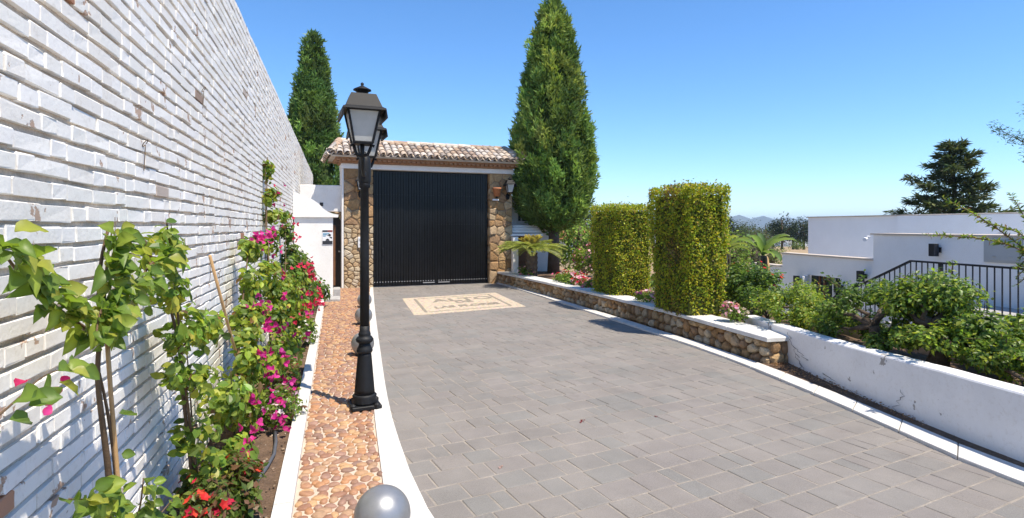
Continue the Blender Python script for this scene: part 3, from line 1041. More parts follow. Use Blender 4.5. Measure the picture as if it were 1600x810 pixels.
# ------------------------------------------------------------------ lanterns
def lantern(parent, o, s, name='lantern', glass='pane_frosted', rz=0.0):
    """square tapering street lantern; o = bottom centre, s = scale (1 = .37 m brim)"""
    cs, sn = math.cos(rz), math.sin(rz)
    def T(p): return (o[0] + (p[0] * cs - p[1] * sn) * s, o[1] + (p[0] * sn + p[1] * cs) * s, o[2] + p[2] * s)
    def sq(r, z): return [(-r, -r, z), (r, -r, z), (r, r, z), (-r, r, z)]
    b, tp, h = .078, .132, .272
    fr = MB()
    for i in range(4):
        fr.tube([T(sq(b, 0)[i]), T(sq(tp, h)[i])], .011 * s, 6)
        fr.tube([T(sq(b, 0)[i]), T(sq(b, 0)[(i + 1) % 4])], .010 * s, 6)
        fr.tube([T(sq(tp, h)[i]), T(sq(tp, h)[(i + 1) % 4])], .010 * s, 6)
    L = fr.build(name, 'black_iron', parent)
    f4 = [(0, 1, 5, 4), (1, 2, 6, 5), (2, 3, 7, 6), (3, 0, 4, 7), (3, 2, 1, 0), (4, 5, 6, 7)]
    MB().add([T(p) for p in sq(b + .004, -.012) + sq(b + .004, .004)], f4).build('base_plate', 'black_iron', L)
    for i in range(4):
        p0, p1 = sq(b - .003, .004)[i], sq(b - .003, .004)[(i + 1) % 4]
        q0, q1 = sq(tp - .004, h)[i], sq(tp - .004, h)[(i + 1) % 4]
        nx_, ny_ = ((0, 1), (-1, 0), (0, -1), (1, 0))[i]
        inn = lambda p: (p[0] + nx_ * .006, p[1] + ny_ * .006, p[2])
        MB().add([T(p) for p in (p0, p1, q1, q0, inn(p0), inn(p1), inn(q1), inn(q0))], f4).build('pane', glass, L)
    r = MB()
    # brim skirt, roof, neck
    r.add([T(p) for p in sq(.180, h - .004) + sq(.176, h + .012)], f4)
    for sx in (-1, 1):                                  # hanging side flaps
        r.add([T(p) for p in [(sx * .172, -.178, h - .072), (sx * .190, -.184, h - .072), (sx * .190, .184, h - .072), (sx * .172, .178, h - .072),
                              (sx * .174, -.178, h - .004), (sx * .180, -.178, h - .004), (sx * .180, .178, h - .004), (sx * .174, .178, h - .004)]], f4)
    r.add([T(p) for p in sq(.172, h + .012) + sq(.152, h + .024)], f4[:4])
    r.add([T(p) for p in sq(.150, h + .024) + sq(.104, h + .140)], f4)
    r.build('lantern_roof', 'black_iron', L)
    f = MB()
    f.lathe([(.040, 0), (.044, .02), (.060, .042), (.078, .046), (.075, .054), (.040, .072), (.016, .084), (.010, .090), (.015, .099), (.012, .110), (.003, .116)], (0, 0, 0), 16)
    f.v = [T((p[0], p[1], p[2] + h + .138)) for p in f.v]
    f.build('finial', 'black_iron', L, smooth=True)
    return L

def build_lamp():
    t = thing('lamp_post', 'black iron lamp post with two square lanterns on the pebble path', 'lamp post', (.255, 5.54, 0.02))
    ox, oy = .255, 5.54
    b = MB()
    flute = lambda k: 1.0 if k % 2 == 0 else .93
    b.box((ox, oy, .045), (.27, .27, .035), R(8), ch=.006)
    for a in (.15, 1.72, 3.29, 4.86):
        b.lathe([(.028, 0), (.028, .03), (.012, .045)], (ox + .15 * math.cos(a + .62), oy + .15 * math.sin(a + .62), .04), 8)
    b.build('base_plate', 'black_iron', t)
    b = MB()
    b.lathe([(.112, .06), (.118, .085), (.105, .11), (.112, .135), (.098, .15)], (ox, oy, 0), 28)
    b.lathe([(.094, .15), (.090, .20), (.064, .50), (.060, .53)], (ox, oy, 0), 32, mod=flute)
    b.lathe([(.066, .53), (.076, .55), (.066, .575), (.054, .60), (.054, .625)], (ox, oy, 0), 28)
    b.lathe([(.058, .62), (.075, .635), (.082, .655), (.070, .675), (.052, .685), (.058, .70), (.052, .72), (.046, .73), (.046, .78)], (ox, oy, 0), 28)
    b.build('pedestal', 'black_iron', t, smooth=True)
    b = MB()
    b.lathe([(.043, .76), (.041, 1.5), (.038, 2.06), (.052, 2.07), (.052, 2.10), (.048, 2.115)], (ox, oy, 0), 20)
    b.build('shaft', 'black_iron', t, smooth=True)
    b = MB()
    b.lathe([(.050, 2.10), (.056, 2.12), (.058, 2.14), (.058, 2.30), (.050, 2.34), (.03, 2.37), (.014, 2.382), (.016, 2.395), (.006, 2.405)], (ox, oy, 0), 20)
    b.build('head_collar', 'black_iron', t, smooth=True)
    ax = Vector((.042, .5, 0))
    for sgn in (-1, 1):
        e = Vector((ox, oy, 0)) + ax * sgn
        d = ax.normalized() * sgn
        a = MB()
        p0 = Vector((ox, oy, 2.22))
        a.tube([p0, p0 + d * .14 + Vector((0, 0, -.05)), p0 + d * .30 + Vector((0, 0, -.055)), p0 + d * .42 + Vector((0, 0, -.01)), p0 + d * .50 + Vector((0, 0, .09)), p0 + d * .502 + Vector((0, 0, .18))],
               [.020, .018, .016, .016, .016, .020], 8)
        sv = Vector((-d.y, d.x, 0))
        for q in (-1, 1):
            a.tube([e + Vector((0, 0, 2.30)), e + sv * q * .045 + Vector((0, 0, 2.315)), e + sv * q * .062 + Vector((0, 0, 2.355)), e + sv * q * .075 + Vector((0, 0, 2.395)), e + sv * q * .10 + Vector((0, 0, 2.385))], .014, 7)
        a.tube([p0 + d * .03 + Vector((0, 0, .12)), p0 + d * .16 + Vector((0, 0, .10)), p0 + d * .30 + Vector((0, 0, .0)), p0 + d * .36 + Vector((0, 0, -.045))], .008, 6)
        a.build('arm', 'black_iron', t, smooth=True)
        lantern(t, (e.x, e.y, 2.41), .98, rz=R(5))
build_lamp()

def wall_lantern(loc, label, rz=R(4)):
    t = thing('wall_lantern', label, 'lantern', loc, rz, 'wall lanterns on the gate piers')
    o = WM[t] @ Vector((0, -.20, 0))
    b = MB()
    b.lathe([(.055, 0), (.06, .012), (.04, .03)], (0, 0, 0), 14)
    b.v = [tuple(WM[t] @ Vector((p[0], -p[2], p[1] * 1.7 - .12))) for p in b.v]
    P = lambda x, y, z: tuple(WM[t] @ Vector((x, y, z)))
    b.tube([P(0, -.02, -.12), P(0, -.10, -.15), P(0, -.19, -.10), P(0, -.20, 0)], .012, 8)
    b.build('bracket', 'black_iron', t, smooth=True)
    lantern(t, tuple(o), .88, glass='pane_frosted')
ghm = WM[GH]
wall_lantern(tuple(ghm @ Vector((-.36, -.03, 2.72))), 'black lantern on the left stone pier behind the lamp post')
wall_lantern(tuple(ghm @ Vector((3.98, -.03, 2.74))), 'black lantern on the right stone pier beside the clay pot')

# things fixed to the piers
t = thing('wall_pot', 'small terracotta pot fixed high on the right stone pier', 'pot', tuple(ghm @ Vector((3.62, -.09, 2.62))), R(4))
b = MB(); b.lathe([(.085, 0), (.115, .20), (.135, .205), (.135, .26), (.12, .262), (.11, .22), (.08, .06)], tuple(ghm @ Vector((3.62, -.09, 2.62))), 18); b.build('pot_body', 'terracotta', t, smooth=True)
b = MB(); b.box((0, .03, -.03), (.05, .09, .05)); b.build('bracket', 'black_iron', t, local=True)
t = thing('intercom', 'pale grey intercom box on the left stone pier', 'intercom', tuple(ghm @ Vector((-.36, -.03, 1.28))), R(4))
MB().box((0, 0, 0), (.13, .05, .30), ch=.008).build('housing', 'plate_white', t, local=True)
MB().box((0, -.029, .07), (.08, .008, .06)).build('speaker_grille', 'grey_paint', t, local=True)
MB().box((0, -.029, -.06), (.04, .008, .04)).build('button', 'grey_paint', t, local=True)
t = thing('name_plate', 'narrow white plate below the clay pot on the stone pier', 'plate', tuple(ghm @ Vector((3.60, -.035, 2.52))), R(4))
MB().box((0, 0, 0), (.20, .02, .05), ch=.004).build('plate', 'plate_white', t, local=True)

# ------------------------------------------------------------------ white pillar, side door and low wall on the left
def build_left_entry():
    t = thing('white_pillar', 'white rendered pillar with curved cap beside the brick wall', 'pillar', (-.45, 14.5, 0))
    MB().box((-.50, 14.55, .95), (.86, .70, 1.98), ch=.01).build('pillar_body', 'white_render', t)
    x0, x1 = -.945, .04
    prof = [(x0, 1.93), (x1, 1.93), (x1 + .015, 1.955), (x1 + .01, 1.99), (x1 - .10, 2.01), (x1 - .22, 2.055), (x1 - .33, 2.14), (x1 - .43, 2.25), (x1 - .56, 2.34), (x1 - .72, 2.41), (x0, 2.52)]
    MB().extrude(prof, 'y', 14.14, 14.96).build('cap', 'white_render', t)
    s = thing('warning_sign', 'white camera warning sign with dark bands on the white pillar', 'sign', (-.18, 14.19, 1.47))
    P = lambda u, v, d=0: (-.19 + u, 14.192 - d, 1.46 + v)
    MB().box(P(0, 0), (.235, .008, .345)).build('plate', 'plate_white', s)
    def pr(u0, v0, u1, v1, m, nm='print'):
        MB().box(((-.19 + (u0 + u1) / 2), 14.186, 1.46 + (v0 + v1) / 2), (u1 - u0, .004, v1 - v0)).build(nm, m, s)
    pr(-.112, .125, .0, .165, 'print_dark', 'header_band'); pr(.001, .125, .112, .165, 'print_red', 'header_band')
    pr(-.112, -.165, .112, -.085, 'print_dark', 'footer_band')
    pr(-.10, .075, .04, .095, 'print_blue', 'text_line'); pr(-.10, .05, -.02, .066, 'print_blue', 'text_line'); pr(-.10, .02, -.04, .036, 'print_blue', 'text_line')
    cam_ = MB()
    for poly in ([(-.02, .055), (.055, .02), (.085, .055), (.035, .085), (.01, .04)], [(.04, .01), (.075, -.025), (.10, -.03), (.10, .0), (.075, .01)],
                 [(-.045, -.082), (.045, -.082), (.035, -.05), (.0, -.03), (-.035, -.05)]):
        n = len(poly)
        cam_.add([P(u, v, .008) for u, v in poly] + [P(u, v, .004) for u, v in poly], [tuple(range(n)), tuple(range(2 * n - 1, n - 1, -1))] + [(i, (i + 1) % n, n + (i + 1) % n, n + i) for i in range(n)])
    cam_.build('camera_symbol', 'print_dark', s)
    st = thing('door_step', 'low grey stone step at the foot of the white pillar', 'step', (-.1, 14.1, 0))
    MB().box((-.16, 13.85, .03), (.50, .62, .10), ch=.008).build('tread', 'grey_step', st)
    MB().box((.02, 14.5, .10), (.16, .5, .26), ch=.008).build('upper_tread', 'grey_step', st)
    w_ = thing('low_wall', 'white rendered wall above the stone arch behind the pillar', 'wall', (-.3, 16.7, 0))
    MB().box((-.38, 16.75, 2.48), (1.14, .3, .74), ch=.02).build('upper_panel', 'white_render', w_)
    b = MB(); b.box((-.38, 16.60, 2.32), (.09, .02, .10)); b.build('vent', 'print_dark', w_)
    MB().box((-.95 + .16, 16.72, 1.0), (.36, .26, 2.2)).build('jamb', 'white_render', w_)
    # stone arch over the door
    r = random.Random(9)
    ar = MB()
    N = 14
    cx, cz, rad = -.22, 1.72, .40
    pts = [(cx + rad * math.cos(a), cz + rad * math.sin(a)) for a in np.linspace(0, math.pi, N)]
    prof = [(.19, 1.72)] + [(.19, 2.11), (-.62, 2.11), (-.62, 1.72)] + [(p[0], p[1]) for p in pts[::-1]]
    ar.extrude(prof, 'y', 16.60, 16.86)
    A = ar.build('arch', 'stone_mortar', w_)
    for i in range(N - 1):
        a0, a1 = math.pi * i / (N - 1), math.pi * (i + 1) / (N - 1)
        q = [(cx + rr * math.cos(a), cz + rr * math.sin(a)) for rr, a in ((rad + .005, a0 + .02), (rad + .30, a0 + .02), (rad + .30, a1 - .02), (rad + .005, a1 - .02))]
        q = [(min(.19, max(-.62, x)), min(2.12, z)) for x, z in q]
        n_ = Vector((0, 0, 0))
        off = WM[w_].inverted()
        stone(q, .03, .006, lambda s_, t_, o_: tuple(off @ Vector((s_, 16.60 - o_, t_))), r.choice(STONE), w_, r, cut=.12)
    d = thing('side_door', 'dark arched wooden side door beside the left stone pier', 'door', (-.22, 16.8, 0))
    dp_ = [(.17, 0), (.17, 1.72)] + [(cx + (rad - .01) * math.cos(a), cz + (rad - .01) * math.sin(a)) for a in np.linspace(0, math.pi, 10)] + [(-.61, 0)]
    MB().extrude(dp_, 'y', 16.74, 16.80).build('door_leaf', 'dark_wood', d)
    for k in range(5):
        MB().box((-.50 + k * .14, 16.735, .95), (.132, .014, 1.75), ch=.003).build('plank', 'dark_wood', d)
    MB().lathe([(.02, 0), (.03, .02), (.02, .04)], (.09, 16.72, 1.0), 10).build('knob', 'steel_light', d)
    MB().box((-.05, 14.98, 1.0), (.07, .06, 1.5), ch=.004).build('reveal_post', 'wood', d)
build_left_entry()

# ------------------------------------------------------------------ sphere bollards
for i, (x, y, lab) in enumerate(((.235, 3.12, 'silver ball bollard nearest the camera, cut by the frame'), (.335, 7.80, 'silver ball bollard half hidden just behind the lamp pedestal'),
                                 (.455, 10.25, 'third silver ball bollard along the path, behind the lamp shaft'), (.57, 12.45, 'silver ball bollard farthest along the path'))):
    t = thing('ball_bollard', lab, 'bollard', (x, y, .02), 0, 'silver ball bollards on the path edge')
    b = MB(); r_ = .148
    b.lathe([(max(.004, r_ * math.sin(a)), .165 - r_ * math.cos(a)) for a in np.linspace(.35, math.pi, 22)], (x, y, 0.01), 40)
    b.build('ball', 'silver', t, smooth=True)
    b = MB(); b.lathe([(.095, .018), (.095, .032), (.06, .042)], (x, y, 0), 24); b.build('foot_ring', 'black_iron', t, smooth=False)

# ------------------------------------------------------------------ low stone wall on the right and its coping
SW = [(4.66, 17.1), (4.80, 15.6), (4.96, 13.4), (5.10, 10.8), (5.16, 9.2), (5.16, 8.0), (5.11, 6.8), (5.06, 5.85)]
def build_stone_wall():
    t = thing('stone_wall', 'low dry stone wall with pale coping along the drive', 'wall', (5.1, 11, 0))
    P = polyline(SW, step=.02)
    L = np.concatenate([[0], np.cumsum(np.linalg.norm(np.diff(P, axis=0), axis=1))])
    tot = L[-1]
    T = np.gradient(P, axis=0); T /= np.linalg.norm(T, axis=1)[:, None]
    Nn = np.stack([T[:, 1], -T[:, 0]], 1)          # points toward the drive (-x)
    def at(s, o):
        x = np.interp(s, L, P[:, 0]); y = np.interp(s, L, P[:, 1]); nx_ = np.interp(s, L, Nn[:, 0]); ny_ = np.interp(s, L, Nn[:, 1])
        return x + nx_ * o, y + ny_ * o
    inv = WM[t].inverted()
    core = MB()
    ss = np.linspace(0, tot, 60)
    A = [at(s, -.05) for s in ss]; B = [at(s, -.36) for s in ss]
    for i in range(59):
        core.add([(*A[i], -.1), (*A[i + 1], -.1), (*B[i + 1], -.1), (*B[i], -.1), (*A[i], .292), (*A[i + 1], .292), (*B[i + 1], .292), (*B[i], .292)], [(0, 1, 5, 4), (2, 3, 7, 6), (4, 5, 6, 7), (0, 4, 7, 3), (1, 2, 6, 5)])
    core.build('wall_core', 'stone_mortar', t)
    r = random.Random(21)
    fn = lambda s, z, o: tuple(inv @ Vector((*at(s, -.05 + o), z)))
    pts = scatter((0, 0, tot, .29), .17, .115, r)
    for c in voronoi(pts, (0, -.02, tot, .295)):
        stone(c, .062, .006, fn, r.choice(PALE[:3] + STONE), t, r, cut=.26, dome=.7)
    # end face
    e0 = np.array(at(tot, -.05)); e1 = np.array(at(tot, -.36)); ed = (e1 - e0) / np.linalg.norm(e1 - e0); en = T[-1]
    fe = lambda s, z, o: tuple(inv @ Vector((*(e0 + ed * s + en * (o - .01)), z)))
    for c in voronoi(scatter((0, 0, .31, .29), .16, .12, r), (0, -.02, .31, .295)):
        stone(c, .05, .006, fe, r.choice(STONE), t, r, cut=.24, dome=.6)
    ca = [at(s, .035) for s in np.linspace(0, tot + .03, 15)]; cb = [at(s, -.40) for s in np.linspace(0, tot + .03, 15)]
    ca[-1] = tuple(np.array(ca[-1]) + T[-1] * .05); cb[-1] = tuple(np.array(cb[-1]) + T[-1] * .05)
    slab_row('c', ca, cb, .297, .347, t, 'coping_marble', name='coping_slab', ch=.008)
build_stone_wall()

WWF = [(5.72, 7.1), (5.55, 6.5), (5.38, 5.95), (5.20, 5.38), (5.07, 4.93), (4.87, 4.05), (4.76, 3.48), (4.66, 2.84), (4.62, 2.2), (4.66, 1.3)]
def build_white_wall():
    t = thing('garden_wall', 'low curved white wall with cracked flaking paint right of the drive', 'wall', (4.9, 4.5, 0))
    P = polyline(WWF, step=.05)
    T = np.gradient(P, axis=0); T /= np.linalg.norm(T, axis=1)[:, None]
    Nn = np.stack([-T[:, 1], T[:, 0]], 1)          # away from the drive
    mb = MB(); n = len(P)
    prof = [(0, -.1), (.003, .20), (.005, .490), (.014, .503), (.17, .508), (.18, .495), (.182, -.1)]
    V = []
    for i in range(n):
        f_ = .80 + .22 * min(1, i / (n * .62)); wob = .003 * math.sin(i * .23) + .002 * math.sin(i * .61)
        for o_, z in prof:
            V.append((P[i, 0] + Nn[i, 0] * (o_ + wob), P[i, 1] + Nn[i, 1] * (o_ + wob), z * f_ if z > 0 else z))
    k = len(prof)
    F = [(i * k + j, (i + 1) * k + j, (i + 1) * k + j + 1, i * k + j + 1) for i in range(n - 1) for j in range(k - 1)]
    F += [tuple(range(k)), tuple((n - 1) * k + j for j in range(k - 1, -1, -1))]
    mb.add(V, F).build('wall_body', 'white_wall', t)
    def crack(s_list):
        pts = []
        for (f_, z) in s_list:
            i = min(n - 1, int(f_ * (n - 1)))
            pts.append((P[i, 0] - Nn[i, 0] * .001, P[i, 1] - Nn[i, 1] * .001, z))
        c = MB(); c.tube(pts, [.0024 * rnd.uniform(.3, 1.3) for _ in pts], 4); c.build('crack', 'print_dark', t)
    def wander(f0, z0, f1, z1, m=14):
        return [(f0 + (f1 - f0) * q / m + rnd.uniform(-.007, .007), z0 + (z1 - z0) * q / m) for q in range(m + 1)]
    crack(wander(.235, .40, .285, .03)); crack(wander(.262, .25, .31, .16, 9)); crack(wander(.27, .18, .30, .03, 7)); crack(wander(.565, .24, .545, .01, 10)); crack(wander(.36, .10, .43, .05, 10))
build_white_wall()

# litter strip between kerb and white wall
J = Joined()
lit = thing('leaf_litter', 'dry brown leaf litter between kerb and white wall', 'litter', (5.0, 5.2, 0), kind='stuff')
LITA = polyline([(5.06, 6.1), (4.98, 5.78), (4.84, 4.65), (4.74, 3.95), (4.62, 3.38), (4.57, 2.8), (4.55, 1.8)], n=40); LITB = polyline([(5.50, 6.1), (5.38, 5.75), (5.10, 4.85), (4.90, 3.95), (4.78, 3.4), (4.70, 2.8), (4.68, 1.8)], n=40)
ms = np_mesh('soil_strip', np.concatenate([np.c_[LITA, np.full(40, .012)], np.c_[LITB, np.full(40, .03)]]), [(i, i + 1, 41 + i, 40 + i) for i in range(39)]); recalc(ms)
tag(put('soil_strip', ms, 'soil'), kind='structure')
P = polyline([(5.12, 5.75), (4.98, 4.9), (4.83, 4.2), (4.72, 3.6)], n=60)
for _ in range(700):
    i = min(59, int(60 * rnd.random() ** 1.7)); k_ = 1 - i / 75
    q = P[i] + np.array([rnd.uniform(-.09, .12) * k_ + .01, rnd.uniform(-.03, .03)])
    s_ = rnd.uniform(.012, .03)
    J.add(RHOMB[0], [tuple(f) for f in RHOMB[1]], trs((q[0], q[1], .035 + rnd.random() * .02), (rnd.gauss(0, .35), rnd.gauss(0, .35), rnd.uniform(0, 6.3)), (s_, s_ * .7, s_)),
          np.array(rnd.choice([(.28, .15, .08), (.20, .11, .06), (.36, .22, .13), (.12, .08, .05)])))
J.build('dry_leaves', 'leaf', lit, kind='stuff')

# planting soil behind the low walls
sb = polyline([(4.9, 17.0), (5.3, 13.4), (5.45, 10.8), (5.5, 8.0), (5.62, 6.7), (5.42, 5.7), (5.10, 4.67), (4.95, 3.9), (4.85, 3.3), (4.75, 2.4)], n=40)
sr = polyline([(7.3, 19.2), (7.4, 13.4), (7.4, 10.8), (7.3, 8.0), (6.9, 6.9), (6.4, 6.2), (6.15, 5.2), (6.1, 4.2), (6.15, 3.3), (6.3, 2.6)], n=40)
V = []
for i in range(40):
    for k in range(8):
        q = sb[i] * (1 - k / 7) + sr[i] * k / 7
        zz = .27 if q[1] > 6.8 else .34
        V.append((*q, zz + rnd.uniform(-.015, .02) - (.0 if k < 7 else .05)))
for i in range(40): V.append((*(sr[i] + [.25, 0]), -.5 - 1.2))
Fs = [(i * 8 + k, i * 8 + k + 1, (i + 1) * 8 + k + 1, (i + 1) * 8 + k) for i in range(39) for k in range(7)] + [(i * 8 + 7, 320 + i, 320 + i + 1, (i + 1) * 8 + 7) for i in range(39)]
me = np_mesh('planting_bed', V, Fs, None, True); recalc(me); tag(put('planting_bed', me, 'soil'), kind='structure')
bw = thing('planter_back_wall', 'low brown rendered edge at the back of the shrub planter', 'wall', (6.3, 4.6, 0))
wa = polyline([(6.75, 6.8), (6.42, 6.2), (6.17, 5.2), (6.12, 4.2), (6.2, 3.2)], n=14)
m_ = MB()
for i in range(13):
    a, b = wa[i], wa[i + 1]
    m_.add([(a[0], a[1], -1.5), (b[0], b[1], -1.5), (b[0] + .14, b[1], -1.5), (a[0] + .14, a[1], -1.5), (a[0], a[1], .50), (b[0], b[1], .50), (b[0] + .14, b[1], .50), (a[0] + .14, a[1], .50)], [(0, 1, 5, 4), (2, 3, 7, 6), (4, 5, 6, 7)])
m_.build('wall_body', 'beige_coping', bw)
court = MB(); court.box((10, 8, -1.42), (8.0, 14, .06)); tag(court.build('court_paving', 'court'), kind='structure')

# ------------------------------------------------------------------ white house on the right
def build_house():
    t = thing('white_house', 'flat roofed modern white house beyond the garden shrubs', 'house', (12, 9, -1.4))
    k = .15
    X = lambda y: 9.64 + k * y
    rz = -math.atan(k)
    def wall(y0, y1, z0, z1, off, th, name, mat='white_house', parent=t):
        # front face along the wall line, thickness behind it
        c = [(X(y0) + off, y0), (X(y1) + off, y1), (X(y1) + off + th, y1), (X(y0) + off + th, y0)]
        return MB().prism(c, z0, z1).build(name, mat, parent)
    a = wall(2.0, 9.60, -1.4, 1.53, 0, .9, 'terrace_wall')
    wall(1.95, 9.66, 1.531, 1.565, -.03, .96, 'coping', 'beige_coping', a)
    c = wall(9.603, 10.62, -1.4, .975, .02, .25, 'yard_wall')
    wall(11.78, 12.8, -1.4, .975, .02, .25, 'yard_wall')
    wall(10.62, 11.78, .50, .975, .02, .25, 'yard_wall')
    wall(9.603, 12.84, .976, 1.01, -.01, .31, 'coping', 'beige_coping', c)
    d = wall(12.81, 14.2, -1.4, .62, .04, .25, 'end_wall')
    wall(12.86, 14.25, .621, .65, .01, .31, 'coping', 'beige_coping', d)
    u = MB().prism([(14.1, 4), (14.1, 14.5), (20, 14.5), (20, 4)], -1.4, 1.99).build('upper_block', 'white_house', t)
    MB().prism([(14.06, 3.95), (14.06, 14.54), (20.1, 14.54), (20.1, 3.95)], 1.991, 2.02).build('coping', 'beige_coping', u)
    MB().prism([(13.9, 4), (13.9, 11.35), (14.097, 11.35), (14.097, 4)], -1.4, 1.98).build('upper_block_return', 'white_house', t)
    # doorway: white leaf standing ajar, glazed screen behind
    dd = MB().prism([(X(11.76) - .02, 11.77), (X(11.76) - .30, 11.62), (X(11.76) - .28, 11.58), (X(11.76) + .01, 11.72)], -1.4, .47).build('door', 'white_house', t)
    MB().prism([(X(11.2) + .20, 10.66), (X(11.2) + .24, 10.66), (X(11.2) + .24, 11.74), (X(11.2) + .20, 11.74)], -1.4, .48).build('glazed_screen', 'window_glass', t)
    for y in (10.70, 10.98, 11.30, 11.46):
        MB().box((X(y) + .16, y, -.45), (.05, .05, 1.86)).build('screen_post', 'wood' if y > 11.2 else 'plate_white', t)
    # steel cabinet door
    cb = MB().prism([(X(6.5) - .03, 6.48), (X(7.12) - .03, 7.12), (X(7.12) + .01, 7.12), (X(6.5) + .01, 6.48)], 1.10, 1.50).build('cabinet_frame', 'grey_paint', t)
    MB().prism([(X(6.5) - .045, 6.52), (X(7.12) - .045, 7.08), (X(7.12) - .028, 7.08), (X(6.5) - .028, 6.52)], 1.135, 1.465).build('cabinet_door', 'grey_paint', cb)
    for y in (6.66, 6.93):
        for z in (1.20, 1.40):
            MB().box((X(y) - .049, y, z), (.008, .06, .012), rz).build('louvre', 'steel_light', cb)
    # terrace slab and stairs behind the railing
    XR = lambda y: 8.293 + k * y
    ter = MB().prism([(XR(1.5) - .06, 1.5), (XR(7.42) - .06, 7.42), (X(7.42) - .003, 7.42), (X(1.5) - .003, 1.5)], -1.4, .33).build('terrace', 'white_house', t)
    MB().prism([(XR(1.5) - .09, 1.5), (XR(7.42) - .09, 7.42), (X(7.42) - .003, 7.42), (X(1.5) - .003, 1.5)], .331, .36).build('terrace_edge', 'grey_step', ter)
    for q in range(10):
        y0 = 7.424 + q * .28
        MB().prism([(XR(y0) - .06, y0), (XR(y0 + .28) - .06, y0 + .277), (X(y0 + .28) - .003, y0 + .277), (X(y0) - .003, y0)], -1.4, .33 - .17 * (q + 1)).build('stair', 'grey_step', t)
build_house()

def build_railing():
    t = thing('railing', 'black metal railing with thin bars in front of the white house', 'railing', (9.3, 6.5, .36))
    XR = lambda y: 8.293 + .15 * y
    top = lambda y: 1.12 if y <= 7.43 else 1.12 - (y - 7.43) * .46
    bot = lambda y: .42 if y <= 7.43 else .42 - (y - 7.43) * .46
    def bar(a, b, w_, h_, nm):
        m = MB(); a = Vector(a); b = Vector(b); d = (b - a).normalized(); s = Vector((d.y, -d.x, 0)).normalized() * w_ / 2; u = s.cross(d).normalized() * h_ / 2
        m.add([tuple(p + q) for p in (a, b) for q in (-s - u, s - u, s + u, -s + u)], [(0, 1, 2, 3), (7, 6, 5, 4), (0, 4, 5, 1), (1, 5, 6, 2), (2, 6, 7, 3), (3, 7, 4, 0)])
        m.build(nm, 'rail_black', t)
    for f_, nm in ((top, 'top_rail'), (bot, 'bottom_rail')):
        bar((XR(2.0), 2.0, f_(2.0)), (XR(7.43), 7.43, f_(7.43)), .045, .030, nm)
        bar((XR(7.43), 7.43, f_(7.43)), (XR(9.6), 9.6, f_(9.6)), .045, .030, nm)
    y = 2.06; i = 0
    bmesh_ = MB().box((0, 0, 0), (.014, .014, 1)).mesh('baluster'); 
    while y < 9.6:
        h_ = top(y) - bot(y)
        if abs(y - 6.86) > .05 and abs(y - 4.6) > .05 and abs(y - 9.0) > .05:
            put('baluster', bmesh_, 'rail_black', t, world=trs((XR(y), y, (top(y) + bot(y)) / 2), (0, 0, -.148), (1, 1, h_)))
        y += .112; i += 1
    for y in (6.86, 4.6, 9.0):
        MB().box((XR(y), y, (top(y) + bot(y) - .1) / 2), (.05, .05, top(y) - bot(y) + .12), -.148).build('post', 'rail_black', t)
build_railing()

def sconce(y, z, lab, s=1.0, X=lambda y: 9.64 + .15 * y):
    t = thing('wall_light', lab, 'wall light', (X(y), y, z), -math.atan(.15), 'dark box wall lights on the white house')
    MB().box((-.012, 0, 0), (.03, .09 * s, .10 * s)).build('mount_plate', 'rail_black', t, local=True)
    MB().box((-.05, 0, 0), (.05, .04, .05)).build('bracket_arm', 'rail_black', t, local=True)
    MB().box((-.125, 0, 0), (.11 * s, .12 * s, .235 * s), ch=.004).build('shade', 'rail_black', t, local=True)
sconce(8.0, 1.27, 'dark box wall light above the railing on the white house')
sconce(12.0, .33, 'dark box wall light left of the white house door')
sconce(10.78 - .25, .30, 'dark box wall light right of the white house door')
sconce(9.82, .62, 'dark box wall light partly hidden behind a leafy branch tip')
t = thing('security_camera', 'small white security camera on the corner of the terrace wall', 'camera', (11.0, 9.66, 1.46))
MB().box((10.98, 9.66, 1.50), (.10, .06, .03)).build('mount', 'plate_white', t)
b = MB(); b.tube([(11.02, 9.70, 1.475), (10.86, 9.62, 1.43)], [.035, .04], 12); b.build('camera_body', 'plate_white', t, smooth=False)

